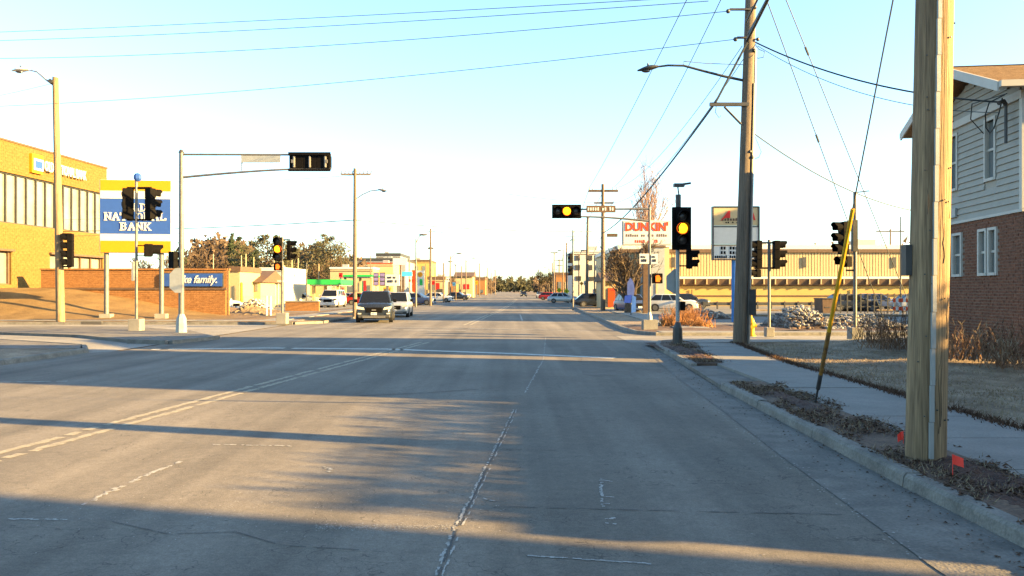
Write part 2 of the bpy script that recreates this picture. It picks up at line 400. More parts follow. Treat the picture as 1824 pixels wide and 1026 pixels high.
grid('near_left_lawn', lambda y: -60, lambda y: -12.17, lin(2, 22.2, 30), 30, lambda x, y: .11+bumpy(x, y)*.7, M['lawn'])
slab('corner_pavement', [(-60, 22.2), (-12.2, 22.2), (-13.0, 23.7), (-15.1, 25.0), (-17.8, 26.6), (-60, 27.1)], M['gutter'], -.05, .125)
isl = [G(385, 604), G(300, 613), G(232, 611), G(140, 601), G(0, 596), G(-200, 594), G(-200, 587), G(0, 586), G(100, 584.5), G(240, 586), G(340, 593)]
slab('traffic_island', [(p.x, p.y) for p in isl], M['gutter'], -.05, .10)
curb([(p.x, p.y) for p in isl[:3]], 1.2, wd=.15, h=.125, side=-1)
grid('roadside_dirt', lambda y: xr(y)+.17, lambda y: 120, lin(32.15, 37.5, 12), 90, lambda x, y: .10+bumpy(x, y)*2, M['dirt'])
sheet('parking_lot_east', [(8.7, 37.4), (160, 37.4), (160, 92), (9.6, 92)], M['lot'], .045)
grid('roadside_verge_east', lambda y: xr(y)+.17, lambda y: 8.9 if y < 92 else xr(y)+6, lin(37.5, 400, 70), 5, lambda x, y: .09+bumpy(x, y), M['lawn'])
# low strips of dirt and dead grass that break the far lot up
for k, (a, c, y0, y1) in enumerate([(12, 70, 52, 54), (20, 90, 66, 68)]):
    slab('parking_island', [(a, y0), (c, y0), (c, y1), (a, y1)], M['lawn'], 0, .17)
# ------------------------------------------------------------------ markings on the road
def stroke(name, pts, wd, m, z=.004, jag=0, seed=1, parent=road, dashes=None, step=.25):
    r = random.Random(seed); P = resample(pts, step); b = MB()
    for i, (a, c) in enumerate(zip(P, P[1:])):
        if dashes and (i*step) % (dashes[0]+dashes[1]) > dashes[0]: continue
        if jag and r.random() < jag*.25: continue
        d = (c-a).normalized(); n = Vector((d.y, -d.x, 0))
        w0 = wd*(1-jag*r.random()); w1 = wd*(1-jag*r.random()); o1 = n*r.uniform(-1, 1)*jag*wd*.35
        b.add([(a+n*w0/2+o1)+Vector((0, 0, z)), (a-n*w0/2+o1)+Vector((0, 0, z)), (c-n*w1/2+o1)+Vector((0, 0, z)), (c+n*w1/2+o1)+Vector((0, 0, z))], [(0, 1, 2, 3)])
    return b.build(name, m, parent)
def gp(*a): return [(G(x, y).x, G(x, y).y) for x, y in a]
yl = gp((-400, 919), (0, 812), (230, 750), (460, 688), (755, 610))
stroke('yellow_line', [(x-.11, y) for x, y in yl], .14, M['yellow_paint'], jag=.4, step=.12, seed=2)
stroke('yellow_line', [(x+.15, y) for x, y in yl], .14, M['yellow_paint'], jag=.4, step=.12, seed=3)
yf = [(-2.3, 40), (-1.75, 55), (-1.0, 70), (0, 110), (.9, 163), (-1, 240), (-8, 400), (-20, 1000)]
stroke('yellow_line', [(x-.15, y) for x, y in yf], .12, M['yellow_paint'], jag=.2, seed=4, step=1.5)
stroke('yellow_line', [(x+.15, y) for x, y in yf], .12, M['yellow_paint'], jag=.2, seed=5, step=1.5)
stroke('white_line', gp((270, 622.5), (480, 620), (690, 622), (900, 629.5), (1095, 638)), .34, M['bright_strip'], jag=.12, seed=6)  # bright white strip across the lanes
ll = gp((740, 1100), (775, 1026), (806, 950), (832, 900), (856, 850), (886, 790), (915, 730))
stroke('lane_line', [(x, y) for x, y in ll], .035, M['paint'], jag=.85, seed=8, step=.05)
stroke('lane_line', [(x+.045, y) for x, y in ll], .02, M['paint'], jag=.9, seed=9, step=.09)
stroke('crack', [(x+.02, y) for x, y in ll], .02, M['patch'], jag=.5, seed=10, step=.08, z=.0045)
stroke('lane_line', gp((935, 700), (968, 640), (972, 600)), .04, M['paint'], jag=.95, seed=11, step=.1)
stroke('lane_line', gp((150, 900), (205, 872), (262, 846), (332, 820)), .07, M['paint'], jag=.9, seed=12, step=.06)
stroke('lane_line', [(.6, y) if y < 60 else (2.6, y) for y in (46, 58)], .12, M['paint'], jag=.4, seed=13)
stroke('white_line', gp((585, 587.5), (700, 587.5), (830, 589)), .3, M['paint'], jag=.5, seed=14)
stroke('crosswalk_line', gp((560, 583), (690, 583.5), (900, 586), (1060, 590)), .25, M['paint'], jag=.5, seed=15)
stroke('edge_line', gp((0, 681), (130, 679)), .12, M['paint'], jag=.6, seed=16, step=.1)
for a, c, w_, s_ in [((380, 792), (520, 795), .05, 20), ((1070, 852), (1074, 905), .035, 21), ((1068, 855), (1092, 858), .035, 22), ((1072, 885), (1094, 886), .03, 23),
                 ((1075, 897), (1092, 898), .03, 24), ((1078, 925), (1102, 922), .04, 25), ((1078, 932), (1098, 934), .03, 26), ((575, 832), (597, 838), .06, 27),
                 ((577, 838), (594, 842), .04, 28), ((860, 888), (882, 893), .03, 29), ((940, 990), (1160, 1005), .03, 30), ((0, 925), (120, 926), .04, 31)]:
    stroke('paint_mark', gp(a, c), w_, M['paint'], jag=.7, seed=s_, step=.03)
for pts, s_ in [(gp((900, 903), (1100, 908), (1300, 913), (1500, 917)), 40), (gp((20, 727), (60, 722), (105, 712), (175, 700), (200, 690)), 41),
            (gp((895, 800), (930, 801), (990, 803)), 42), (gp((1110, 652), (1140, 656), (1182, 660)), 43), (gp((560, 660), (900, 668), (1200, 676)), 44)]:
    stroke('crack', pts, .016, M['patch'], jag=.7, seed=s_, step=.08, z=.0045)
p = gp((1037, 668), (1060, 671), (1099, 669), (1096, 655), (1087, 640), (1086, 622), (1072, 611), (1052, 613), (1034, 609), (1036, 640)); sheet('asphalt_patch', p, M['old_patch'], .003, parent=road)
p = gp((1112, 652), (1185, 656), (1175, 662), (1130, 658)); sheet('asphalt_patch', p, M['old_patch'], .0035, parent=road)
# pale grit: along the sunlit joint in the foreground, on the seam of the gutter and loose over the lanes
def flecks(name, n, fn, m, smin, smax, z=.006, seed=5, kind='stuff', parent=None, flat=True):
    r = random.Random(seed); b = MB()
    for i in range(n):
        x, y, zz = fn(r); s_ = r.uniform(smin, smax); a = r.uniform(0, 6.28); k = r.uniform(.4, 1)
        dx, dy = math.cos(a)*s_, math.sin(a)*s_
        t = 0 if flat else r.uniform(0, s_*.9)
        b.add([(x-dx, y-dy, zz+z), (x+dy*k, y-dx*k, zz+z+t), (x+dx, y+dy, zz+z), (x-dy*k, y+dx*k, zz+z+t*.4)], [(0, 1, 2, 3)])
    return tag(b.build(name, m), 'scattered '+name.replace('_', ' ')+' lying over the asphalt and kerb', 'debris', kind=kind) if kind else b.build(name, m, parent)
def on_joint(r):
    t = r.random(); q = G(r.uniform(560, 815), 0+r.gauss(0, 1)*3+940) if t < .6 else G(r.uniform(60, 900), r.gauss(905, 26))
    return q.x, q.y, 0
flecks('pale_grit', 900, on_joint, M['paint'], .003, .009, seed=5)
def on_seam(r):
    y = r.uniform(5, 22); x = 2.66+.05*(y-5) if y < 15 else 3.2+.07*(y-15); return x+r.gauss(.0, .05), y, .004
flecks('seam_grit', 500, on_seam, M['paint'], .004, .016, seed=6)
def on_gutter(r):
    y = r.uniform(4, 25); x = xe(y)-abs(r.gauss(0, .22)); return x, y, .006
def xe(y): return 3.46+(y-7)*.033 if y < 14 else 3.7+(y-14)*.065
flecks('gutter_debris', 800, on_gutter, M['leaf'], .004, .018, seed=7, flat=False)
def on_road(r): return r.uniform(-9, 3), r.uniform(5, 24), 0
flecks('road_grit', 500, on_road, M['concrete'], .004, .012, seed=9)
def on_verge(r):
    y = r.uniform(3, 14.1) if r.random() < .72 else r.uniform(17.8, 25.3)
    if y < 14.2: x = xe(y)+r.uniform(.12, 1.05 if r.random() < .8 else 1.2)
    else: x = 4.45+(y-17.7)*.12+r.gauss(0, .2)
    if math.sin(y*2.1+x*3)+math.sin(y*5.3-x*7)*.7 < r.uniform(-1.2, .6): return on_verge(r)
    return x, y, .12
flecks('leaf_litter', 9000, on_verge, M['leaf'], .008, .034, seed=8, flat=False)
def heap(name, x0, x1, y0, y1, n, hmax, m, label, cat, z=.11, seed=1, sx=1.0):
    r = random.Random(seed); b = MB(); nx, ny = n, max(6, int(n*(y1-y0)/(x1-x0)*sx)); vs = []; fs = []
    ph = [r.uniform(0, 6) for _ in range(4)]
    for j in range(ny+1):
        for i in range(nx+1):
            u, v = i/nx, j/ny; e = max(0, math.sin(math.pi*u)*math.sin(math.pi*v))**.6
            ww = .65+.35*math.sin(u*7+ph[0])*math.sin(v*5+ph[1])
            vs.append((x0+(x1-x0)*u+r.uniform(-.3, .3)*(x1-x0)/nx, y0+(y1-y0)*v+r.uniform(-.3, .3)*(y1-y0)/ny, z-.03+hmax*e*ww*r.uniform(.75, 1.1)))
    for j in range(ny):
        for i in range(nx): a = j*(nx+1)+i; fs.append((a, a+1, a+nx+2, a+nx+1))
    b.add(vs, fs); return tag(b.build(name, m), label, cat, kind='stuff')
heap('mulch_bed', 3.95, 4.6, 9.9, 14.0, 16, .09, M['mulch'], 'dark mulch worn into the verge beside the kerb', 'mulch', seed=2, sx=.5)
heap('mulch_bed', 4.25, 5.2, 17.9, 25.4, 16, .10, M['mulch'], 'dark mulch round the foot of the corner signal pole', 'mulch', seed=3, sx=.5)
heap('mulch_bed', 3.75, 4.6, 5.2, 8.2, 26, .10, M['mulch'], 'dark mulch and leaves heaped round the nearest utility pole', 'mulch', seed=4, sx=.8)
# grass blades on the near lawn and ragged grass along the walk
def blades(name, n, fn, hmin, hmax, m, label, seed=1, wd=.006):
    r = random.Random(seed); b = MB()
    for i in range(n):
        x, y, z = fn(r); a = r.uniform(0, 6.28); h = r.uniform(hmin, hmax); lx, ly = r.gauss(0, h*.6), r.gauss(0, h*.6)
        c, s_ = math.cos(a)*wd, math.sin(a)*wd
        b.add([(x-c, y-s_, z), (x+c, y+s_, z), (x+lx, y+ly, z+h)], [(0, 1, 2)])
    return tag(b.build(name, m), label, 'grass', kind='stuff')
def on_lawn(r):
    y = 7+18*r.random()**1.3; x = rside(y)+abs(r.expovariate(1/3.0)); return x, y, lawnz(x, y)-.005
blades('dry_grass', 30000, on_lawn, .015, .06, M['blade'], 'short dead winter grass of the lawn beyond the sidewalk', 4, .007)
def lawn_edge(r):
    y = r.uniform(7, 25); return rside(y)+r.gauss(0, .07), y, .11
blades('edge_grass', 5000, lawn_edge, .02, .09, M['leaf'], 'ragged brown grass creeping over the sidewalk edge', 5, .01)
def verge_gr(r):
    x, y, z = on_verge(r); return x, y, z-.01
blades('verge_grass', 4000, verge_gr, .02, .08, M['blade'], 'sparse dead grass on the verge by the kerb', 6, .006)
drain = MB().box(-22.35, -21.3, 40.78, 40.93, .0, .16).build('storm_drain', M['patch'], curbs)

# old tar sealing and stains
for k, (pts, w_) in enumerate([(gp((640, 705), (760, 700), (900, 690)), .04), (gp((200, 930), (300, 952), (420, 948), (500, 972), (640, 980)), .010), (gp((905, 640), (1000, 642), (1120, 650)), .05)]):
    stroke('crack', pts, w_, M['patch'], jag=.3, seed=60+k, step=.06, z=.0045)
# ------------------------------------------------------------------ bank building (left)
M['brick_gold'] = mat('golden_brick', (.105, .060, .013), col2=(.155, .090, .024), scale=3.5, stretch=(1, 1, 3), rough=.9, fine=.18, fscale=14)
M['brick_orange'] = mat('orange_brick', (.175, .078, .026), col2=(.27, .13, .047), scale=3.5, stretch=(1, 1, 3), rough=.9, fine=.18, fscale=14)
def brick_skin(fr, u0, u1, z0, z1, m, parent, bw=.4, bh=.2, holes=(), name='brickwork', joint=.018, proud=.012, seed=1, hid='stuff'):
    """courses of bricks, one mesh: each brick its own proud box face with open joints"""
    b = MB(); r = random.Random(seed); row = 0; z = z0
    while z < z1-.02:
        ze = min(z+bh, z1); u = u0-(bw/2 if row % 2 else 0)
        while u < u1-.01:
            a, c = max(u, u0), min(u+bw, u1)
            if c-a > .03 and not any(a < h[1] and c > h[0] and z < h[3]-.01 and ze > h[2]+.01 for h in holes):
                d = proud+r.uniform(-.004, .004); e = joint/2; x0, x1, y0, y1 = a+e, c-e, z+e, ze-e
                vs = [fr(x0, 0, y0), fr(x1, 0, y0), fr(x1, 0, y1), fr(x0, 0, y1), fr(x0, -d, y0), fr(x1, -d, y0), fr(x1, -d, y1), fr(x0, -d, y1)]
                b.add(vs, [(4, 5, 6, 7), (0, 1, 5, 4), (3, 7, 6, 2), (0, 4, 7, 3), (1, 2, 6, 5)])
            u += bw
        z += bh; row += 1
    return b.build(name, m, parent, kind=hid)
def bands(z0, z1, holes, u0, u1):
    """wall panels around rectangular holes"""
    us = sorted({u0, u1, *[h[0] for h in holes], *[h[1] for h in holes]}); zs = sorted({z0, z1, *[h[2] for h in holes], *[h[3] for h in holes]}); out = []
    for a, c in zip(zs, zs[1:]):
        run = None
        for p, q in zip(us, us[1:]):
            inside = any(h[0] <= p and h[1] >= q and h[2] <= a and h[3] >= c for h in holes)
            if inside:
                if run: out.append((run[0], run[1], a, c)); run = None
            else: run = (run[0], q) if run else (p, q)
        if run: out.append((run[0], run[1], a, c))
    return out
bank = thing('bank_building', 'two storey golden brick bank with long window bands on the left', 'building', (-32.6, 55, 1.9))
BF = Frame((-32.35, 62.8, 0), (-.045, -1, 0), (-1, .045, 0))      # u runs toward the viewer along the facade, y runs into the building
up = [(0.25, 18.6, 6.18, 9.47)]
lo = [(.6, 7.2, 2.15, 4.32), (11.2, 17.6, 2.15, 4.32)]
b = MB()
for p, q, a, c in bands(1.2, 11.55, up+lo, 0, 18.9): b.box(p, q, .02, .5, a, c, BF)
b.box(0, 18.9, .5, 16, 1.2, 11.4, BF)
b.build('wall', M['brick_gold'], bank)
brick_skin(Frame(BF.o+BF.y*.02, BF.x, BF.y), 0, 18.9, 1.4, 11.5, M['brick_gold'], bank, .42, .2, up+lo, seed=3)
MB().box(-.06, 18.96, -.06, .6, 11.5, 11.62, BF).build('coping', M['brown'], bank)
def glazing(parent, fr, h, n, mg, mf, depth=.28, bar=.10, mid=None):
    w_ = (h[1]-h[0])/n
    fr_o = MB()
    fr_o.box(h[0], h[1], depth-.12, depth+.02, h[2], h[2]+.08, fr); fr_o.box(h[0], h[1], depth-.12, depth+.02, h[3]-.08, h[3], fr)
    f = fr_o.build('window_frame', mf, parent)
    for i in range(n):
        a = h[0]+w_*i
        MB().box(a+.004, a+bar, depth-.13, depth+.03, h[2]+.083, h[3]-.083, fr).build('mullion', mf, f)
        q = MB(); q.box(a+bar+.003, a+w_-.003, depth, depth+.03, h[2]+.083, h[3]-.083, fr); q.build('pane', mg, f)
glazing(bank, BF, up[0], 18, M['bank_glass'], M['dark_steel'], bar=.10)
glazing(bank, BF, lo[0], 5, M['bank_glass'], M['brown'], bar=.14)
glazing(bank, BF, lo[1], 5, M['bank_glass'], M['brown'], bar=.14)
for a, c in ((.5, 7.3), (11.1, 17.7)): MB().box(a, c, -.18, .3, 4.33, 4.47, BF).build('lintel', M['brown'], bank)
SF = Frame(BF(0, -.08, 0), -BF.x, BF.y)       # reads left to right when seen from the road
lg = MB().box(-9.45, -8.3, -.12, .1, 9.8, 11.1, SF).build('logo_plate', M['sign_yellow'], bank)
MB().box(-9.3, -8.3, -.16, -.125, 10.0, 10.8, SF).build('logo_field', M['sign_white'], lg)
MB().box(-9.15, -8.45, -.19, -.163, 10.15, 10.65, SF).build('logo_square', M['blue'], lg)
text_part('lettering', 'OLD NATIONAL BANK', Frame(SF(-5.75, -.16, 10.4), SF.x, SF.y), .95, M['sign_white'], bank, .1, .015, width=4.9)

# orange brick garden wall in front of the bank, blue script sign on it
wallT = thing('brick_wall', 'long orange brick garden wall with ledge in front of the bank', 'wall', (-24.8, 51.7, .2))
WF = Frame((-31, 51.7, 0))
MB().box(0, 12.25, .02, .5, -.1, 3.12, WF).build('wall_core', M['brick_orange'], wallT)
brick_skin(Frame((-31, 51.72, 0)), 0, 12.25, 1.98, 3.1, M['brick_orange'], wallT, .42, .14, seed=4)
brick_skin(Frame((-31, 51.60, 0)), 0, 12.2, .1, 1.80, M['brick_orange'], wallT, .42, .14, seed=5)
MB().box(0, 12.2, -.095, .02, -.1, 1.8, WF).build('plinth', M['brick_orange'], wallT)
MB().box(-.05, 12.27, -.17, .02, 1.82, 1.95, WF).build('ledge', M['brown'], wallT)
MB().box(-.05, 12.3, -.06, .56, 3.12, 3.22, WF).build('coping', M['brick_orange'], wallT)
ws = thing('wall_sign', 'blue panel with white slanted words on the orange brick wall', 'sign', (-20.8, 51.6, 1.98))
MB().box(-22.9, -18.95, 51.56, 51.69, 2.0, 2.93).build('frame', M['dark_steel'], ws)
MB().box(-22.85, -19.0, 51.52, 51.555, 2.05, 2.88).build('panel', M['blue'], ws)
text_part('lettering', 'Like family.', Frame((-20.7, 51.5, 2.48)), .7, M['sign_white'], ws, .04, .01, width=2.7, shear=.3)

# pylon sign: OLD NATIONAL BANK in slab letters
SERIF = {'O': 'O', 'L': [((.2, 0), (.2, 1)), ((.2, .0), (.85, .0)), ((.85, 0), (.85, .25))], 'D': 'D',
 'N': [((.15, 0), (.15, 1)), ((.15, 1), (.85, 0)), ((.85, 0), (.85, 1))], 'A': [((.1, 0), (.5, 1)), ((.5, 1), (.9, 0)), ((.27, .35), (.73, .35))],
 'T': [((.5, 0), (.5, 1)), ((.05, 1), (.95, 1)), ((.05, 1), (.05, .75)), ((.95, 1), (.95, .75))], 'I': [((.5, 0), (.5, 1))],
 'B': [((.18, 0), (.18, 1)), ((.18, 1), (.65, 1)), ((.65, 1), (.78, .76)), ((.78, .76), (.6, .53)), ((.6, .53), (.18, .53)), ((.6, .53), (.85, .28)), ((.85, .28), (.68, 0)), ((.68, 0), (.18, 0))],
 'K': [((.15, 0), (.15, 1)), ((.85, 1), (.2, .42)), ((.38, .6), (.9, 0))]}
def ring(cx, n=14, a0=0, a1=360, rx=.38, ry=.5): 
    q = [(cx+rx*math.cos(R(a0+(a1-a0)*i/n)), .5+ry*math.sin(R(a0+(a1-a0)*i/n))) for i in range(n+1)]; return list(zip(q, q[1:]))
SERIF['O'] = ring(.5); SERIF['D'] = [((.18, 0), (.18, 1)), ((.18, 1), (.4, 1)), ((.18, 0), (.4, 0))]+ring(.4, 10, -90, 90, .45)
SERV = {'L': [(.2, 1)], 'N': [(.15, 0), (.15, 1), (.85, 1)], 'A': [(.1, 0), (.9, 0)], 'T': [(.5, 0)], 'I': [(.5, 0), (.5, 1)], 'B': [(.1, 0), (.1, 1)], 'K': [(.15, 0), (.15, 1), (.85, 1), (.9, 0)], 'D': [(.12, 0), (.12, 1)], 'O': []}
def slab_text(s, fr, hgt, m, parent, wid=None):
    b = MB(); cw = hgt*.92; th = hgt*.2; tot = len(s)*cw; x = -tot/2
    for ch in s:
        def P(p): return (x+.08*cw+p[0]*cw*.84, p[1]*(hgt-th)+th/2-hgt/2)
        for a, c in SERIF[ch]:
            a, c = Vector(P(a)), Vector(P(c)); d = (c-a); L = d.length; d.normalize(); n = Vector((-d.y, d.x)); e = th*.28
            t2 = th*(.5 if abs(d.x) < .5 else .36)
            q = [a-d*e-n*t2, c+d*e-n*t2, c+d*e+n*t2, a-d*e+n*t2]
            b.prism([(v.x, v.y) for v in q], -.03, 0, fr, 'y')
        for sv in SERV[ch]:
            q = P(sv); b.box(q[0]-th*.95, q[0]+th*.95, -.031, 0, q[1]-th*.5 if sv[1] == 0 else q[1]+th*.1, q[1]-th*.1 if sv[1] == 0 else q[1]+th*.5, fr)
        x += cw
    return b.build('lettering', m, parent)
py = thing('pylon_sign', 'big blue yellow and white OLD NATIONAL BANK sign on two steel posts', 'sign', (-21.7, 45.5, .2))
PF = yaw((-21.70, 45.5, 0), 7)
rows = [(3.95, 4.62, 'sign_yellow'), (4.62, 5.02, 'sign_white'), (5.02, 7.05, 'blue'), (7.05, 7.5, 'sign_white'), (7.5, 8.12, 'sign_yellow')]
MB().box(-1.97, 1.97, -.24, .24, 3.94, 8.13, PF).build('cabinet', M['sign_white'], py, bevel=.02)
for z0, z1, m_ in rows:
    MB().box(-1.93, 1.93, -.262, -.243, z0+.004, z1-.004, PF).build('sign_panel', M[m_], py)
for s_, z_ in (('OLD', 6.55), ('NATIONAL', 6.02), ('BANK', 5.45)):
    slab_text(s_, Frame(PF(0, -.268, z_), PF.x, PF.y), .47, M['sign_white'], py)
for x_ in (-1.68, 1.35):
    MB().tube([PF(x_, 0, 0), PF(x_, 0, 3.94)], .13, 12).build('post', M['steel'], py)
    MB().box(x_-.3, x_+.3, -.3, .3, 0.0, .42, PF).build('footing', M['concrete'], py)

# ------------------------------------------------------------------ apartment house on the right
D = thing('apartment_house', 'two storey house in grey siding over red brown brick at the right', 'house', (11.7, 18, .2))
DX = Vector((.118, .993, 0)).normalized()
DF = Frame((11.70, 18.0, 0), DX, (DX.y, -DX.x, 0))                # u away from the viewer along the gable wall, y into the house
Ld, Wd = 5.3, 15.0; ZB, ZE = 3.62, 6.2
wins_lo = [(1.25, 1.56, 2.2, 3.25), (1.77, 2.09, 2.2, 3.25), (3.15, 3.6, 2.2, 3.25), (4.35, 4.75, 2.2, 3.25)]
wins_up = [(1.3, 1.75, 4.55, 5.98), (3.4, 3.85, 4.55, 5.98)]
b = MB()
for p, q, a, c in bands(0, ZB, wins_lo, 0, Ld): b.box(p, q, .02, .3, a, c, DF)
b.box(0, Ld, .3, Wd, 0, ZB, DF)
b.build('lower_wall', M['mortar'], D)
brick_skin(Frame(DF.o+DF.y*.02, DF.x, DF.y), 0, Ld, .05, ZB-.02, M['brick_red'], D, .22, .078, wins_lo, joint=.012, proud=.010, seed=6)
FF = Frame(DF(0, .32, 0), DF.y, DF.x)                             # front (viewer) face
brick_skin(Frame(DF(0, 0.02, 0), DF.y, DF.x), 0, 3.0, .05, ZB-.02, M['brick_red'], D, .22, .078, joint=.012, proud=.010, seed=7)
b = MB()
for p, q, a, c in bands(ZB, ZE+.3, wins_up, 0, Ld): b.box(p, q, .02, .3, a, c, DF)
b.box(0, Ld, .3, Wd, ZB, ZE+.3, DF)
b.prism([(-.0, ZE+.3), (Ld, ZE+.3), (Ld/2, ZE+1.08)], .05, .3, Frame(DF.o, DF.x, DF.y), 'y')
b.build('upper_wall', M['siding'], D)
z = ZB+.02; k = 0
def board(u0, u1, z0, z1):
    q = MB(); vs = [DF(u0, .018, z0+.0), DF(u1, .018, z0), DF(u1, .018, z1), DF(u0, .018, z1), DF(u0, -.022, z0), DF(u1, -.022, z0), DF(u1, .012, z1), DF(u0, .012, z1)]
    q.add(vs, [(4, 5, 6, 7), (0, 1, 5, 4), (3, 7, 6, 2), (0, 4, 7, 3), (1, 2, 6, 5)]); return q.build('siding_board', M['siding'], D)
while z < ZE-.1:
    z1 = min(z+.165, ZE-.04); cuts = [(h[0]-.09, h[1]+.09) for h in wins_up if h[2]-.09 < z1 and h[3]+.09 > z]; u = .1
    for a, c in sorted(cuts)+[(Ld-.1, Ld)]:
        if a-u > .05: board(u, a-.003, z, z1-.002)
        u = c+.003
    z = z1+.0
z = ZE+.17
while z < ZE+.95:
    z1 = z+.165; hw = (ZE+1.08-z1)/.78*Ld/2
    if hw > .15: board(Ld/2-hw, Ld/2+hw, z, z1-.002)
    z = z1
MB().box(-.02, Ld+.02, -.05, .02, ZE-.03, ZE+.16, DF).build('frieze_board', M['white'], D)
MB().box(-.03, .095, -.035, .02, ZB, ZE-.033, DF).build('corner_board', M['white'], D)
MB().box(-.03, Ld+.02, -.03, .02, ZB-.05, ZB+.018, DF).build('belt_trim', M['white'], D)
def hwin(h, sash=True):
    f = MB()
    f.box(h[0]-.07, h[0], -.035, .1, h[2]-.07, h[3]+.07, DF); f.box(h[1], h[1]+.07, -.035, .1, h[2]-.07, h[3]+.07, DF)
    f.box(h[0], h[1], -.035, .1, h[3], h[3]+.07, DF); f.box(h[0], h[1], -.05, .1, h[2]-.07, h[2], DF)
    f = f.build('window', M['white'], D)
    MB().box(h[0], h[1], .07, .09, h[2]+.002, h[3]-.002, DF).build('pane', M['glass'], f)
    MB().box(h[0]+.002, h[1]-.002, .035, .068, (h[2]+h[3])/2-.03, (h[2]+h[3])/2+.03, DF).build('sash_rail', M['white'], f)
    MB().box(h[0]+.002, h[0]+.05, .035, .069, h[2]+.002, h[3]-.002, DF).build('sash_stile', M['white'], f)
for h in wins_lo+wins_up: hwin(h)
# gable roof, ridge running away from the street
ov = .30; OV = .66; zr = ZE+1.32; ez = ZE+.17; rl = Ld/2
def roofslope(sgn):
    q = MB(); u_e = rl+sgn*(rl+ov); 
    P = [(-OV, u_e, ez), (Wd, u_e, ez), (Wd, rl, zr), (-OV, rl, zr)]
    top = [DF(u, y, z_+.11) for y, u, z_ in P]; bot = [DF(u, y, z_) for y, u, z_ in P]
    q.add(bot+top, [(0, 1, 2, 3), (7, 6, 5, 4), (0, 4, 5, 1), (1, 5, 6, 2), (2, 6, 7, 3), (3, 7, 4, 0)]); return q
for sgn in (-1, 1):
    rf = roofslope(sgn).build('roof', M['shingle'], D)
    # courses of shingles, stepped
    q = MB(); n = 17
    for i in range(n):
        t0, t1 = i/n, (i+1)/n; u0 = rl+sgn*(rl+ov)*(1-t0); u1 = rl+sgn*(rl+ov)*(1-t1-.02); za = ez+(zr-ez)*t0+.112; zc = ez+(zr-ez)*(t1+.01)+.114
        q.add([DF(u0, -OV, za+.02), DF(u0, Wd, za+.02), DF(u1, Wd, zc), DF(u1, -OV, zc), DF(u0, -OV, za), DF(u0, Wd, za)], [(0, 1, 2, 3), (4, 5, 1, 0)])
    q.build('shingle_courses', M['shingle'], rf, kind='stuff')
    q = MB(); ue = rl+sgn*(rl+ov)
    q.add([DF(ue, -OV-.03, ez-.10), DF(rl, -OV-.03, zr-.10), DF(rl, -OV-.03, zr+.14), DF(ue, -OV-.03, ez+.13), DF(ue, -OV+.01, ez-.10), DF(rl, -OV+.01, zr-.10), DF(rl, -OV+.01, zr+.14), DF(ue, -OV+.01, ez+.13)],
          [(0, 1, 2, 3), (7, 6, 5, 4), (0, 4, 5, 1), (3, 2, 6, 7), (0, 3, 7, 4), (1, 5, 6, 2)])
    q.build('rake_board', M['white'], D)
    MB().box(min(ue, ue+sgn*.13), max(ue, ue+sgn*.13), -OV, Wd, ez-.02, ez+.12, DF).build('gutter', M['white'], D)
MB().tube([DF(.35, -.2, 5.2), DF(.35, -.2, 6.1)], .035, 8).build('service_mast', M['dark_steel'], D)
MB().tube([DF(.35, -.2, 6.1), DF(.32, -.26, 6.18), DF(.26, -.4, 6.12)], .05, 8).build('weatherhead', M['dark_steel'], D)
cw = [DF(.2, -.3, 6.3), DF(.6, -.45, 6.22), DF(.9, -.4, 6.0), DF(1.1, -.3, 5.72), DF(.9, -.3, 5.55), DF(.6, -.35, 5.6), DF(.45, -.3, 5.95), DF(.3, -.3, 6.25)]
MB().tube(cw, .016, 5).build('cable_loop', M['wire'], D)
MB().tube([DF(.1, -.3, 6.3), DF(1.6, -.4, 6.42), DF(1.9, -.3, 6.1), DF(1.75, -.06, 5.7)], .014, 5).build('cable_loop', M['wire'], D)
MB().box(3.35, 3.8, -.07, .0, 3.75, 4.0, DF).build('vent', M['grey_metal'], D)

# ------------------------------------------------------------------ long tan shop (behind, right)
T = thing('tan_store', 'long low tan store with ribbed upper panels and a dark awning', 'building', (35, 90, 0))
TF = Frame((12.3, 90, 0)); TL = 44
MB().box(0, TL, 0, 25, 0, 3.4, TF).build('lower_wall', M['warm_wall'], T)
MB().box(0, TL, .05, 25, 3.4, 6.55, TF).build('upper_wall', M['cream'], T)
for i in range(44):
    q = MB()
    for j in range(3): q.box(i+.03+j*.325, i+.285+j*.325, -.03, .05, 3.45, 6.1, TF)
    q.build('ribbed_panel', M['cream'], T)
MB().box(-.2, TL+.2, -.25, .3, 6.12, 6.5, TF).build('eave', M['brown'], T)
MB().box(-.2, TL+.2, -.2, 25, 6.52, 7.0, TF).build('roof', M['sign_white'], T)
MB().box(0, TL, -.6, 0, 3.12, 3.38, TF).build('awning', M['sign_white'], T)
b = MB(); b.prism([(-.6, 3.11), (0, 3.11), (0, 2.3), (-.4, 2.4)], .002, TL-.002, Frame(TF.o), 'x'); b.build('awning_soffit', M['brown'], T)
for i in range(34): MB().box(.7+i*1.3, .82+i*1.3, -.66, -.3, 2.5, 3.1, TF).build('bracket', M['cream'], T)
MB().box(0, TL, -.08, 0, 1.1, 1.25, TF).build('rail_band', M['brown'], T)
for x_ in (5.9, 20.9, 31.2): MB().box(x_, x_+.45, -.14, -.11, 4.4, 5.6, TF).build('slot_window', M['dark_steel'], T)
for x_ in (8.2, 14.4, 26.6): MB().box(x_, x_+.12, -.15, -.08, .2, 1.9, TF).build('downpipe', M['brown'], T)
for x_, a_ in ((3, 1.2), (17, .8), (29, 1.5), (38, 1.0)):
    MB().box(x_, x_+a_*1.5, 4, 6, 7.0, 7.0+a_*.6, TF).build('roof_unit', M['grey_metal'], T, bevel=.05)

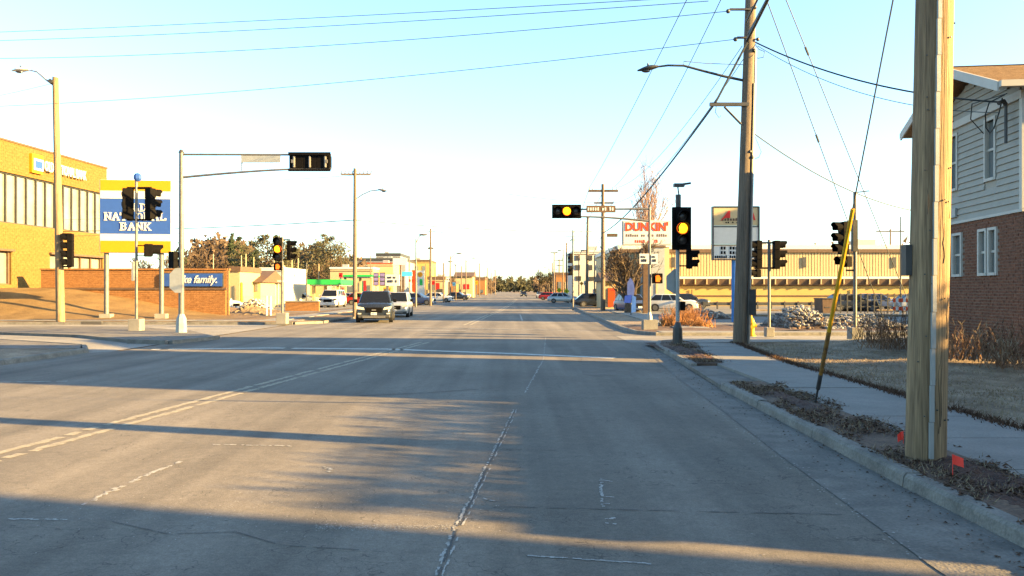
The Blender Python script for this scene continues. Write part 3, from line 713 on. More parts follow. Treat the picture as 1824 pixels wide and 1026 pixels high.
# ------------------------------------------------------------------ plain buildings by box: walls, roof, window openings
def building(name, label, x0, x1, y0, y1, z1, wm, rm, wins=(), roof='flat', rz=.4, z0=0, group=None, face='s', nwin=None, cat='building', trim=None):
    t = thing(name, label, cat, ((x0+x1)/2, y0, z0), group)
    MB().box(x0, x1, y0, y1, z0, z1).build('wall', M[wm], t)
    if roof == 'flat':
        MB().box(x0-.1, x1+.1, y0-.1, y1+.1, z1, z1+rz).build('roof', M[rm], t)
    elif roof == 'x':      # ridge along x
        ym = (y0+y1)/2
        b = MB(); b.prism([(y0-.5, z1-.05), (y1+.5, z1-.05), (ym, z1+rz)], x0-.3, x1+.3, Frame(), 'x'); b.build('roof', M[rm], t)
    else:
        xm = (x0+x1)/2
        b = MB(); b.prism([(x0-.5, z1-.05), (x1+.5, z1-.05), (xm, z1+rz)], y0-.3, y1+.3, Frame(), 'y'); b.build('roof', M[rm], t)
    if cat == 'building' and y0 > 60 and x1-x0 > 3:
        rb = random.Random(int(x0*7+y0)); wd_ = x1-x0
        if roof == 'flat':
            for k in range(2 if wd_ > 8 else 1):
                ux = x0+wd_*rb.uniform(.15, .75); us = rb.uniform(.5, 1.1)
                MB().box(ux, ux+us*1.4, y0+1.5, y0+1.5+us, z1+rz+.002, z1+rz+us*.7).build('roof_unit', M['grey_metal'], t, bevel=.04)
        MB().box(x0-.02, x1+.02, y0-.04, y0-.002, z1-.42, z1-.3).build('trim_band', M['brown'], t)
        MB().box(x0-.02, x1+.02, y0-.05, y0-.002, z0, z0+.35).build('base_course', M['mortar'], t)
        dx_ = x0+wd_*rb.uniform(.1, .85)
        d_ = MB().box(dx_, dx_+1.0, y0-.10, y0-.055, z0+.05, z0+2.1).build('door', M['dark_steel'], t); MB().box(dx_+.82, dx_+.9, y0-.14, y0-.102, z0+1.0, z0+1.1).build('handle', M['steel'], d_)
        if not wins and not nwin:
            for k in range(max(1, int(wd_/2.6))):
                cx_ = x0+wd_*(k+.5)/max(1, int(wd_/2.6))
                if abs(cx_-dx_-.5) > 1.3: MB().box(cx_-.7, cx_+.7, y0-.07, y0-.003, z0+.9, z0+2.2).build('window', M['glass'], t)
    if nwin:
        nx, nz = nwin; span = (x1-x0)
        for i in range(nx):
            for j in range(nz):
                cx_ = x0+span*(i+.5)/nx; cz = z0+(z1-z0)*(j+.55)/nz; ww = min(.6, span/nx*.3); hh = min(.75, (z1-z0)/nz*.3)
                f = MB().box(cx_-ww-.08, cx_+ww+.08, y0-.05, y0-.002, cz-hh-.08, cz+hh+.08).build('window', M['white'], t)
                MB().box(cx_-ww, cx_+ww, y0-.07, y0-.052, cz-hh, cz+hh).build('pane', M['glass'], f)
    for (a, c, z_a, z_c, mm) in wins:
        MB().box(a, c, y0-.08, y0-.003, z_a, z_c).build('window' if mm in ('glass', 'dark_steel') else 'panel', M[mm], t)
    return t
def wx(px, Y): return (px-CX)/F*Y
def wz(py, Y): return H+(HY-py)/F*Y
def bpx(name, label, p0, p1, ytop, Y, dep, wm, rm, rz=.3, wins=(), **k):
    W_ = [(wx(a, Y), wx(c, Y), wz(d, Y), wz(e, Y), m_) for a, c, e, d, m_ in wins]
    return building(name, label, wx(p0, Y), wx(p1, Y), Y, Y+dep, wz(ytop, Y), wm, rm, wins=W_, rz=rz, **k)
# unseen buildings on the right, added and shaped to cast the road's shade
def side_windows(t, x, ys, zs, sgn=-1):
    for y_ in ys:
        for z_ in zs:
            f = MB().box(x-.06, x-.002, y_-.55, y_+.55, z_-.75, z_+.75).build('window', M['white'], t)
            MB().box(x-.08, x-.062, y_-.47, y_+.47, z_-.67, z_+.67).build('pane', M['glass'], f)
c1 = building('shading_house', 'unseen brick apartment house behind the viewer, shaped to shade the road', 14, 25, -16, -1.12, 9.2, 'brick_red', 'brown', rz=.3, cat='house'); side_windows(c1, 14, (-13, -9.5, -6, -3), (1.9, 4.9))
c2 = building('shading_garage', 'unseen low flat roofed outbuilding beside the walk, added for its shade', 10, 13.6, 3.12, 9.85, 2.62, 'siding', 'brown', rz=.22, cat='shading_garage')
c3 = building('shading_house', 'unseen tall brick house next to the grey sided one, shaped for shade', 15, 19, 8.3, 15.05, 8.8, 'brick_red', 'brown', rz=.35, cat='house'); side_windows(c3, 15, (10.0, 11.8, 13.6), (1.9, 4.7, 7.2))
c4 = building('shading_block', 'unseen three storey block far right, added to shade the far road', 38, 52, 35, 46.5, 13.2, 'brick_red', 'brown', nwin=(6, 4))
# ------------------------------------------------------------------ signals
def head(parent, fr, n=3, lit=None, horiz=False, plate=True, sc=1.0, hand=None, visors=True, name='signal_head'):
    """fr: origin at the centre of the housing; local -y is the way the lenses look"""
    a = .35*sc; hw = .17*sc; L = a*n/2
    def P(u, v): return (u, v) if not horiz else (v, u)
    b = MB()
    def bx(u0, u1, y0, y1, v0, v1, q):
        if horiz: q.box(v0, v1, y0, y1, u0, u1, fr)
        else: q.box(u0, u1, y0, y1, v0, v1, fr)
    for i in range(n): bx(-hw, hw, -.09*sc, .11*sc, -L+a*i+.006, -L+a*(i+1)-.006, b)
    bx(-hw*.85, hw*.85, -.08*sc, .10*sc, -L, L, b)
    h = b.build(name, M['black'], parent, bevel=.012)
    if plate:
        q = MB(); bx(-hw-.12*sc, hw+.12*sc, .0, .012, -L-.12*sc, L+.12*sc, q); q.build('backplate', M['black'], h)
    for i in range(n):
        v = L-a*(i+.5); u_, v_ = P(0, v); c = fr(u_, -.09*sc, v_)
        m_ = M['lens_off']
        if lit == i: m_ = M['amber']
        if hand is not None and i == hand:
            q = MB()                                             # raised hand: palm and fingers
            q.box(-.07*sc, .07*sc, -.112*sc, -.095*sc, v-.12*sc, v+.02*sc, fr)
            for k in range(4): q.box(-.07*sc+k*.037*sc, -.07*sc+k*.037*sc+.028*sc, -.113*sc, -.095*sc, v+.02*sc, v+(.09+.02*(k in (1, 2)))*sc, fr)
            q.box(.075*sc, .105*sc, -.112*sc, -.095*sc, v-.05*sc, v+.03*sc, fr)
            q.build('hand_symbol', M['hand'], h); continue
        q = MB(); q.ball((0, 0, 0), 1, 14, 6, (1, .3, 1)); R_ = .142*sc if lit != i else .155*sc
        q.v = [c+fr.x*p.x*R_+fr.y*p.y*R_+fr.z*p.z*R_ for p in q.v]
        lo_ = q.build('lens', m_, h, smooth=True)
        if lit == i: q = MB(); q.tube([c+fr.y*.004, c-fr.y*.012], R_*1.13, 18); q.build('glow_fringe', M['amber_fringe'], h)  # orange glare fringe drawn as a glowing disc behind the lit lens
        if visors:
            q = MB(); vs = []; k = 12; Rv = .158*sc
            for j in range(k+1):
                t = R(-35+250*j/k)
                for (d, rr) in ((-.09, Rv), (-.09-.20-(.07 if 2 < j < k-2 else 0), Rv*1.02)):
                    u_, v2 = math.cos(t)*rr, math.sin(t)*rr
                    vs.append(fr(P(0, v)[0]+u_, d*sc, P(0, v)[1]+v2))
            q.add(vs, [(2*j, 2*j+1, 2*j+3, 2*j+2) for j in range(k)])
            o = q.build('visor', M['black'], h); sm = o.modifiers.new('solid', 'SOLIDIFY'); sm.thickness = .008
    return h
def brackets(parent, pole_pt, fr, zs, m='black'):
    b = MB()
    for z_ in zs: b.tube([pole_pt+Vector((0, 0, z_)), fr(0, .08, 0)+Vector((0, 0, z_))], .025, 6)
    return b.build('bracket', M[m], parent)
def pedestal(parent, x, y, z, r=.2, h=.45, m='dark_steel', n=8):
    return MB().tube([(x, y, z-.05), (x, y, z+.06), (x, y, z+.07), (x, y, z+h*.8), (x, y, z+h)], 1, n).build('x', M[m], parent) if 0 else \
        MB().tube([(x, y, z-.05), (x, y, z+h*.75)], r*1.1, n, r*.95).tube([(x, y, z+h*.752), (x, y, z+h)], r*.9, n, r*.5).build('base', M[m], parent)
# corner signal pole, near right
q0 = G(1207, 612, .12); X0, Y0 = q0.x, q0.y
t = thing('traffic_signal_pole', 'signal pole on the near right corner with big lit amber lens', 'traffic signal', (X0, Y0, .1), 'signal poles at the crossing')
pedestal(t, X0, Y0, .1, .15, .68, 'dark_steel')
MB().tube([(X0, Y0, .8), (X0, Y0, 4.35)], .062, 12).build('pole', M['grey_metal'], t, smooth=True)
hf = yaw((X0+.08, Y0-.22, wz(408, Y0)), 3); head(t, hf, 3, lit=1, sc=1.02)
q = MB(); 
q.box(-.30, .30, .02, .035, -.63, .63, hf); q.build('backplate', M['black'], t)
MB().tube([(X0+.02, Y0, 4.3), (X0+.02, Y0, 4.72)], .085, 8).build('cap_housing', M['dark_steel'], t)
MB().tube([(X0+.04, Y0, 4.7), (X0+.0, Y0, 5.0)], .022, 6).build('mast', M['dark_steel'], t)
MB().box(X0-.12, X0+.2, Y0-.1, Y0+.1, 4.96, 5.06).tube([(X0+.15, Y0, 5.04), (X0+.4, Y0-.05, 5.07)], .035, 8).build('detector_arm', M['dark_steel'], t)
hp = yaw((X0+.38, Y0+.05, wz(462, Y0)), 70); head(t, hp, 2, sc=.82, plate=False, name='pedestrian_signal'); brackets(t, Vector((X0, Y0, hp.o.z)), hp, (-.2, .2))
pl = [(-.3, -.22), (-.3, .18), (-.06, .40), (.06, .40), (.06, -.36), (-.08, -.36)]
MB().prism(pl, 0, .012, yaw((X0-.03, Y0+.10, wz(502, Y0)), 0), 'y').build('sign_plate_back', M['grey_metal'], t)
MB().box(X0+.08, X0+.22, Y0-.1, Y0+.1, wz(553, Y0), wz(537, Y0)).build('push_button_box', M['black'], t)

# mast arm poles
def mast(x, y, top, arm_z, x_end, low_z0, low_z1, label, sgn, rr=.11):
    t = thing('mast_arm_pole', label, 'traffic signal', (x, y, .1), 'mast arm signals')
    pedestal(t, x, y, .1, rr*1.9, .75, 'grey_metal')
    MB().tube([(x, y, .7), (x, y, top)], rr, 14, rr*.8).build('pole', M['steel'], t, smooth=True)
    MB().tube([(x, y, top), (x, y, top+.12)], rr*1.05, 12, rr*.5).build('pole_cap', M['dark_steel'], t)
    MB().tube([(x, y, arm_z), (x_end, y, arm_z-.02)], .045, 8, .035).build('upper_arm', M['steel'], t)
    k = 10; pts = [(x+(x_end-x)*i/k, y, low_z0+(low_z1-low_z0)*math.sin(i/k*math.pi/2)) for i in range(k+1)]
    MB().tube(pts, .05, 8, .035).build('lower_arm', M['steel'], t)
    return t
XL, YL = G(323, 592, .1).x, G(323, 592, .1).y
t = mast(XL, YL, wz(272, YL), wz(275, YL), wx(590, YL), wz(316, YL), wz(300, YL), 'tall mast arm pole on the left island, horizontal signal head seen from behind', 1)
hb = yaw((wx(552, YL), YL+.12, wz(288.5, YL)), 180); head(t, hb, 3, horiz=True, plate=False, sc=1.55, visors=False)
b = MB()
for v in (-.62, 0, .62): b.tube([hb(v, .17, -.22), hb(v, .17, .22)], .05, 8)
for v in (-.72, .62): b.box(v, v+.1, .16, .22, -.05, .08, hb)
b.build('bracket', M['steel'], t)
MB().box(wx(515, YL), wx(590, YL), YL-.14, YL-.10, wz(277, YL), wz(272, YL)).box(wx(515, YL), wx(590, YL), YL-.14, YL-.10, wz(306, YL), wz(302, YL)).build('backplate', M['black'], t)
MB().box(wx(430, YL), wx(500, YL), YL-.05, YL-.02, wz(290, YL), wz(277.5, YL)).build('street_name_sign', M['grey_metal'], t)
MB().tube([(wx(431, YL), YL, wz(276, YL)), (wx(431, YL), YL, wz(304, YL))], .03, 6).build('strut', M['steel'], t)
hq = yaw((XL-.28, YL-.1, wz(463, YL)), 150); head(t, hq, 2, sc=.95, plate=False, name='pedestrian_signal')
pl2 = [(-.42, -.28), (-.42, .26), (-.2, .50), (.10, .50), (.10, -.48), (-.2, -.48)]
MB().prism(pl2, 0, .012, yaw((XL+.02, YL-.16, wz(500, YL)), 0), 'y').build('sign_plate_back', M['grey_metal'], t)
XR, YR = G(1157, 586, .1).x, G(1157, 586, .1).y
t = mast(XR, YR, wz(369, YR), wz(372, YR), wx(1034, YR), wz(394, YR), wz(386, YR), 'slim mast arm pole at the far right corner with horizontal lit amber signal', -1, rr=.065)
MB().box(XR-.3, XR+.3, YR-.3, YR+.3, .05, .5).build('footing', M['concrete'], t)
hr = yaw((wx(1009, YR), YR-.15, wz(377, YR)), 0); head(t, hr, 3, lit=1, horiz=True, plate=False, sc=1.1)
MB().box(-.63, .63, .06, .075, -.30, .30, hr).build('backplate', M['black'], t)
sgn_ = MB().box(wx(1044, YR), wx(1096, YR), YR-.12, YR-.08, wz(379, YR), wz(366.5, YR)).build('street_name_sign', M['brown'], t)
small_print('lettering', yaw((wx(1070, YR), YR-.125, wz(372.5, YR)), 0), 1.15, .15, 11, M['sign_white'], sgn_)
hh = yaw((wx(1170, YR), YR-.1, wz(496, YR)), 0); head(t, hh, 1, hand=0, sc=1.25, plate=False, name='pedestrian_signal')
for px_, w_ in ((1147, 17), (1165, 12)):
    s_ = MB().box(wx(px_-w_/2, YR), wx(px_+w_/2, YR), YR-.1, YR-.085, wz(470, YR), wz(452, YR)).build('regulatory_sign', M['sign_white'], t)
    small_print('lettering', yaw((wx(px_, YR), YR-.106, wz(457.5, YR)), 0), w_/1400*YR*.7, .09, 4, M['black'], s_, random.Random(3))
    small_print('lettering', yaw((wx(px_, YR), YR-.106, wz(464, YR)), 0), w_/1400*YR*.6, .12, 3, M['black'], s_, random.Random(5))
# posts with heads to both sides
def post_signal(px, py, ztop, label, rr=.055, sc=1.0, foot=None, zb=.1):
    p = G(px, py, zb); t = thing('traffic_signal_pole', label, 'traffic signal', (p.x, p.y, zb), 'signal poles at the crossing')
    if foot: MB().box(p.x-foot, p.x+foot, p.y-foot, p.y+foot, zb-.05, zb+foot*2.0).build('footing', M['concrete'], t, bevel=.02)
    MB().tube([(p.x, p.y, zb), (p.x, p.y, wz(ztop, p.y))], rr, 10).build('pole', M['steel'], t, smooth=True)
    return t, p.x, p.y
t, x_, y_ = post_signal(243, 588.5, 322, 'post on the left island with two back turned signal heads before the bank sign', foot=.24)
for px_, dg in ((228, 215), (268, 145)):
    fr_ = yaw((wx(px_, y_), y_, wz(363, y_)), dg); head(t, fr_, 3, sc=1.22, plate=False)
b = MB().box(wx(226, y_), wx(270, y_), y_-.03, y_+.03, wz(337, y_), wz(333, y_)).box(wx(226, y_), wx(270, y_), y_-.03, y_+.03, wz(393, y_), wz(390, y_)); b.build('bracket', M['black'], t)
fr_ = yaw((wx(265, y_), y_, wz(446, y_)), 120); head(t, fr_, 1, sc=1.5, plate=False, name='pedestrian_signal'); brackets(t, Vector((x_, y_, fr_.o.z)), fr_, (-.2, .2))
MB().ball((x_+.05, y_, wz(316, y_)), .17, 8, 5, (1, 1, 1.1)).build('preemption_detector', M['blue'], t)
MB().box(x_-.16, x_-.06, y_-.1, y_+.1, wz(500, y_), wz(466, y_)).build('control_box', M['grey_metal'], t)
t, x_, y_ = post_signal(503, 575.5, 422, 'post on the far left corner with lit amber signal over an orange hand', foot=.26)
head(t, yaw((x_-.16, y_-.2, wz(444, y_)), 0), 3, lit=1, sc=1.12, plate=False)
head(t, yaw((x_-.16, y_-.2, wz(475, y_)), 0), 1, hand=0, sc=1.15, plate=False, name='pedestrian_signal')
head(t, yaw((x_+.36, y_+.05, wz(446, y_)), 85), 3, sc=.95, plate=False)
b = MB().box(x_-.2, x_+.4, y_-.02, y_+.02, wz(428, y_), wz(426, y_)).box(x_-.2, x_+.4, y_-.02, y_+.02, wz(463, y_), wz(461, y_)); b.build('bracket', M['black'], t)
t, x_, y_ = post_signal(1370, 597.5, 427, 'short post between the shop signs and rubble with heads facing both ways', foot=.15)
for px_, dg in ((1350, -88), (1383, 88)):
    head(t, yaw((wx(px_, y_), y_, wz(454, y_)), dg), 3, sc=1.0, plate=False)
b = MB()
for zz_ in (432, 477): b.box(wx(1351, y_), wx(1385, y_), y_-.025, y_+.025, wz(zz_+2, y_), wz(zz_-1, y_))
b.build('bracket', M['black'], t)
head(t, yaw((wx(1347, y_), y_-.1, wz(487, y_)), -80), 1, sc=.85, plate=False, name='pedestrian_signal')
t, x_, y_ = post_signal(1523, 604, 342, 'tall thin post left of the nearest pole with stacked signal heads', foot=.2, rr=.06)
head(t, yaw((wx(1502, y_), y_, wz(424, y_)), -80), 3, sc=1.05, plate=False)
head(t, yaw((wx(1506, y_), y_, wz(466, y_)), -70), 1, sc=1.05, plate=False, name='pedestrian_signal')
b = MB().box(wx(1504, y_), wx(1523, y_), y_-.02, y_+.02, wz(397, y_), wz(394, y_)).box(wx(1507, y_), wx(1523, y_), y_-.02, y_+.02, wz(483, y_), wz(480, y_)); b.build('bracket', M['black'], t)
MB().tube([(wx(1523, y_), y_, wz(343, y_)), (wx(1548, y_), y_, wz(340, y_))], .02, 6).build('top_arm', M['dark_steel'], t)
MB().box(x_-.1, x_+.06, y_-.09, y_+.09, wz(448, y_), wz(392, y_)).build('collar', M['dark_steel'], t)
# farther signal pole on the right kerb
t, x_, y_ = post_signal(1020.5, 553, 410, 'far slim signal pole on the right kerb beyond the crossing', foot=None, rr=.07)
for zz_ in (460, 482): head(t, yaw((wx(1015, y_), y_, wz(zz_, y_)), -60), 2, sc=1.15, plate=False, visors=False)

# ------------------------------------------------------------------ utility poles
def wood_pole(x0, y0, z0, x1, z1, r0, r1, label, m='wood', grp='wooden utility poles', n=20):
    t = thing('utility_pole', label, 'utility pole', (x0, y0, z0), grp)
    b = MB(); r = random.Random(int(x0*10)); vs = []; K = 40
    ph = [r.uniform(0, 6) for _ in range(3)]
    for i in range(K+1):
        u = i/K; rr = r0+(r1-r0)*u
        for j in range(n):
            a = 2*math.pi*j/n; q = rr*(1+.025*math.sin(3*a+ph[0]+u*2)+.015*math.sin(7*a+ph[1])+r.uniform(-.008, .008))
            vs.append((x0+(x1-x0)*u+math.cos(a)*q, y0+math.sin(a)*q, z0-.1+(z1-z0+.1)*u))
    fs = [(i*n+j, i*n+(j+1) % n, (i+1)*n+(j+1) % n, (i+1)*n+j) for i in range(K) for j in range(n)]
    fs.append(tuple(K*n+j for j in range(n))); b.add(vs, fs); b.build('pole', M[m], t, smooth=True)
    return t
NX, NY = 4.03, 7.68
near = wood_pole(NX, NY, .11, NX+.25, 12.2, .182, .145, 'massive wooden utility pole nearest the viewer in the leaf strewn verge', n=28)
b = MB()
for z_ in [i*.35+.15 for i in range(16)]: b.box(-.018, .018, -.03, .0, z_, z_+.345, Frame((NX-.04+z_*.0207, NY-.180+z_*.0035, 0)))
b.build('ground_wire_guard', M['grey_metal'], near)
b = MB(); r = random.Random(5)
for i in range(26):
    z_ = r.uniform(.5, 4.4); a = r.uniform(-2.6, -.3); rr = .19-.0037*z_
    c = Vector((NX+z_*.0207+math.cos(a)*rr, NY+math.sin(a)*rr, z_)); b.tube([c, c+Vector((math.cos(a), math.sin(a), 0))*.012], .008, 6)
b.build('staple', M['dark_steel'], near)
r = random.Random(9)
for i in range(9):                                               # drying checks in the wood
    z_ = r.uniform(.3, 4.0); a = -r.uniform(.4, 2.7); ln = r.uniform(.3, .9); q = MB(); pts = []
    for k in range(7):
        zz = z_+ln*k/6; rr = .1825-.0031*zz; aa = a+.05*math.sin(k*1.3)+.03*k*(.5-r.random())
        pts.append(Vector((NX+zz*.0207+math.cos(aa)*rr, NY+math.sin(aa)*rr, zz)))
    q.tube(pts, .0045, 4, .001); q.build('drying_crack', M['bark'], near)
MB().box(.03, .09, -.05, .05, 1.9, 2.2, Frame((NX-.225, NY+.02, 0))).build('meter_box', M['dark_steel'], near)
P2 = G(1317, 612, .1); PX, PY = P2.x, P2.y; ptop = PX+.42
mid = wood_pole(PX, PY, .1, ptop+.02, 13.6, .215, .15, 'tall weathered utility pole at the corner carrying street light and crossarm', 'wood_old')
def p2x(z): return PX+(ptop-PX)*(z-.1)/13.5
MB().tube([(p2x(.3)+.26, PY-.05, .1), (p2x(9)+.21, PY-.05, 9.3)], .045, 8).build('conduit', M['grey_metal'], mid)
MB().tube([(p2x(.3)+.2, PY-.16, .1), (p2x(8)+.16, PY-.14, 8.2)], .03, 8).build('conduit', M['dark_steel'], mid)
MB().box(p2x(2)+.2, p2x(2)+.42, PY-.15, PY+.05, 1.0, 1.8).build('service_box', M['dark_steel'], mid)
def p2(px, py, dy=0): return S(px, py, PY+dy)
b = MB().box(wx(1262, PY), p2x(7.8), PY-.20, PY-.10, wz(191, PY), wz(185, PY)); b.build('crossarm', M['dark_steel'], mid)
MB().tube([p2(1290, 190, -.15), p2(1320, 221, -.15)], .035, 6).build('brace', M['dark_steel'], mid)
arm = MB().tube([p2(1323, 143), p2(1290, 136), p2(1255, 127), p2(1218, 117), p2(1190, 116.5), p2(1170, 119)], .045, 8, .03).build('lamp_arm', M['dark_steel'], mid)
MB().tube([p2(1323, 115), p2(1260, 113), p2(1218, 109), p2(1217, 117)], .012, 5).build('stay_rod', M['steel'], mid)
def cobra(parent, c, d, sc=1.0, m='steel'):
    c = Vector(c); d = Vector(d).normalized(); fr = Frame(c, d, d.cross(Vector((0, 0, 1))), (0, 0, 1)); b = MB(); vs = []; K = 8; n = 10
    for i in range(K+1):
        u = i/K; w_ = .05+.14*math.sin(math.pi*min(1, u*.95+.08)); hgt = w_*.55
        for j in range(n):
            a = 2*math.pi*j/n; vs.append(fr(u*.72*sc, math.cos(a)*w_*sc, math.sin(a)*hgt*sc*(1 if math.sin(a) > 0 else .6)-.05*u*sc))
    fs = [(i*n+j, i*n+(j+1) % n, (i+1)*n+(j+1) % n, (i+1)*n+j) for i in range(K) for j in range(n)]+[tuple(range(n)), tuple(K*n+j for j in range(n))]
    b.add(vs, fs); h = b.build('lamp_head', M[m], parent, smooth=True)
    MB().tube([fr(.35*sc, 0, .07*sc), fr(.35*sc, 0, .16*sc)], .035*sc, 8).build('photocell', M['dark_steel'], h)
    q = MB().ball(fr(.42*sc, 0, -.10*sc), .11*sc, 10, 5, (1.4, 1, .45)); q.build('lamp_glass', M['lens_off'], h, smooth=True)
cobra(mid, p2(1172, 119), (-1, 0, -.12), .9, 'dark_steel')
b = MB()
for (px_, py_) in ((1297, 20), (1310, 70)): b.box(wx(px_, PY), p2x(10.5), PY-.2, PY-.12, wz(py_+1.5, PY), wz(py_-1.5, PY)); b.ball(p2(px_, py_, -.16), .07, 8, 5)
b.build('insulator_bracket', M['dark_steel'], mid)
for k, (px_, py_) in enumerate(((1343, 90), (1345, 13), (1340, 280), (1336, 270), (1350, 70))):
    MB().tube([p2(1331, py_, -.1), p2(px_, py_, -.15)], .02, 5).ball(p2(px_, py_, -.15), .06, 8, 5).build('insulator', M['dark_steel'], mid)
lp = [p2(1342, 75), p2(1352, 88), p2(1362, 92), p2(1360, 102), p2(1350, 104), p2(1342, 97)]; MB().tube(lp, .012, 5).build('cable_loop', M['wire'], mid)
lp = [p2(1340, 232), p2(1350, 255), p2(1356, 270), p2(1352, 280), p2(1342, 284), p2(1336, 278)]; MB().tube(lp, .010, 5).build('cable_loop', M['wire'], mid)
lp = [p2(1276, 188), p2(1274, 200), p2(1281, 210), p2(1284, 206)]; MB().tube(lp, .010, 5).build('cable_loop', M['wire'], mid)
# left wooden lamp pole
P3 = G(108, 573, .12)
t = wood_pole(P3.x, P3.y, .12, P3.x-.27, wz(138, P3.y), .215, .15, 'tan wooden pole left of the bank sign with a street light', 'wood')
def p3(px, py): return S(px, py, P3.y)
MB().tube([p3(96, 152), p3(82, 142), p3(66, 128), p3(50, 124)], .05, 8, .03).build('lamp_arm', M['steel'], t)
cobra(t, p3(52, 124), (-1, 0, 0), 1.25, 'sign_white')
MB().tube([p3(93, 146)-Vector((0, .2, 0)), p3(93, 146)-Vector((0, -.2, 0))], .12, 8).build('bolt_plate', M['dark_steel'], t)
head(t, yaw((wx(127, P3.y), P3.y-.1, wz(446, P3.y)), -75), 4, sc=1.25, plate=False)
b = MB()
for zz_ in (417, 475): b.box(wx(106, P3.y), wx(127, P3.y), P3.y-.04, P3.y+.04, wz(zz_+1.5, P3.y), wz(zz_-1.5, P3.y))
b.build('bracket', M['black'], t)
# pole with a lamp at the left kerb behind the suv
YS = 49.5; xs_ = wx(632, YS)
t = wood_pole(xs_, YS, .1, xs_+.02, wz(300, YS), .14, .10, 'slim pole with lamp and guyed crossarm behind the dark suv', 'wood_old')
MB().tube([S(632, 356, YS), S(645, 347, YS), S(660, 340, YS), S(678, 338, YS)], .035, 6).build('lamp_arm', M['steel'], t)
cobra(t, S(674, 338, YS), (1, -.2, -.1), .85)
b = MB().box(wx(608, YS), wx(660, YS), YS-.06, YS+.06, wz(312, YS), wz(309, YS)); b.build('crossarm', M['wood_old'], t)
b = MB()
for k in range(9):
    xx = 607+6.6*k; b.tube([S(xx, 311, YS), S(xx+2, 304, YS)], .03, 5)
b.build('insulator', M['steel'], t)
# pole with crossarms, right kerb
Y3 = 66.0; x3 = wx(1074, Y3)
t = wood_pole(x3, Y3, .1, x3, wz(328, Y3), .20, .13, 'dark utility pole with two crossarms left of the orange lettered sign', 'wood_old')
MB().box(wx(1048, Y3), wx(1101, Y3), Y3-.08, Y3+.08, wz(342, Y3), wz(338, Y3)).build('crossarm', M['bark'], t)
MB().box(wx(1058, Y3), wx(1093, Y3), Y3-.06, Y3+.06, wz(363, Y3), wz(360, Y3)).build('crossarm', M['bark'], t)
MB().box(wx(1081, Y3), wx(1100, Y3), Y3-.1, Y3+.1, wz(422, Y3), wz(416, Y3)).build('crossarm', M['bark'], t)
b = MB()
for px_ in (1050, 1056, 1092, 1099): b.tube([S(px_, 338, Y3), S(px_, 333, Y3)], .05, 6)
b.build('insulator', M['steel'], t)
t = wood_pole(wx(1045, 88), 88, .1, wx(1047, 88), wz(386, 88), .17, .13, 'plain wooden pole left of the pole with two crossarms', 'wood_old')
MB().box(wx(1043, 88), wx(1053, 88), 87.6, 87.9, wz(462, 88), wz(455, 88)).build('transformer_box', M['dark_steel'], t)
# rows of street lights and poles receding along both kerbs
def row_pole(px, ytop, Y, arm, label, r=.13, m='wood_old', cross=None, name='street_light', cat='street light', grp='street lights along the far road'):
    x = wx(px, Y); zt = wz(ytop, Y); t = thing(name, label, cat, (x, Y, .08), grp)
    MB().tube([(x, Y, 0), (x, Y, zt)], r, 7, r*.7).build('pole', M[m], t, smooth=True)
    if arm:
        d = 1 if arm > 0 else -1; a = abs(arm)*Y/F
        MB().tube([(x, Y, zt-.5), (x+d*a*.5, Y, zt+.3), (x+d*a, Y, zt+.45)], .05, 5).build('lamp_arm', M['steel'], t)
        b = MB().ball((x+d*a, Y, zt+.42), .35, 8, 4, (1.4, .6, .35)); b.build('lamp_head', M['steel'], t)
    if cross:
        for (dz, hw) in cross: MB().box(x-hw, x+hw, Y-.08, Y+.08, zt-dz, zt-dz+.18).build('crossarm', M['bark'], t)
    return t
row_pole(741, 425, 84, 13, 'street light on slim pole before the grocery pylon sign', .10, 'steel')
row_pole(767, 407, 92, 0, 'tall utility pole standing between the first and third left kerb lights', .16, cross=[(2.4, .35)], name='utility_pole', cat='utility pole', grp='poles along the far road')
row_pole(790, 468, 118, 0, 'short pole right of the tallest left kerb pole', .13, name='utility_pole', cat='utility pole', grp='poles along the far road')
row_pole(802, 456, 132, 16, 'street light with lamp reaching right over the far left kerb', .14)
row_pole(822, 474, 160, 0, 'pale post between two lamps on the far left kerb', .14, name='utility_pole', cat='utility pole', grp='poles along the far road')
row_pole(830, 463, 175, 14, 'third street light along the left kerb', .15)
row_pole(854, 469, 240, 12, 'fourth street light along the left kerb', .18)
row_pole(868, 477, 300, 0, 'thin far pole left of the last lamp', .2, name='utility_pole', cat='utility pole', grp='poles along the far road')
row_pole(882, 481, 360, -9, 'last street light on the left before the road vanishes', .24)
row_pole(1009, 432, 128, 12, 'street light over the yellow green walking signs', .15)
row_pole(987, 450, 165, 10, 'street light farther along the right kerb, left of the signs', .16, cross=[(.1, .8)])
row_pole(996, 462, 190, 0, 'crossarm pole between the two right kerb lamps', .2, cross=[(.3, 1.0), (1.6, .7)], name='utility_pole', cat='utility pole', grp='poles along the far road')
row_pole(984, 468, 230, 0, 'farther slim pole on the right kerb', .2, name='utility_pole', cat='utility pole', grp='poles along the far road')
row_pole(1604, 386, 62, 0, 'thin lot lamp pole left of the nearest utility pole', .06, 'dark_steel', name='lot_lamp', cat='lamp post', grp='lamps in the lot')
row_pole(1586, 408, 112, 0, 'distant pole with two wide crossarms above the store roof', .16, cross=[(.4, 2.0), (2.7, 2.0)], name='utility_pole', cat='utility pole', grp='poles along the far road')
row_pole(1452, 432, 112, 0, 'distant pole top showing over the tan store roof', .14, cross=[(.8, 2.2)], name='utility_pole', cat='utility pole', grp='poles along the far road')
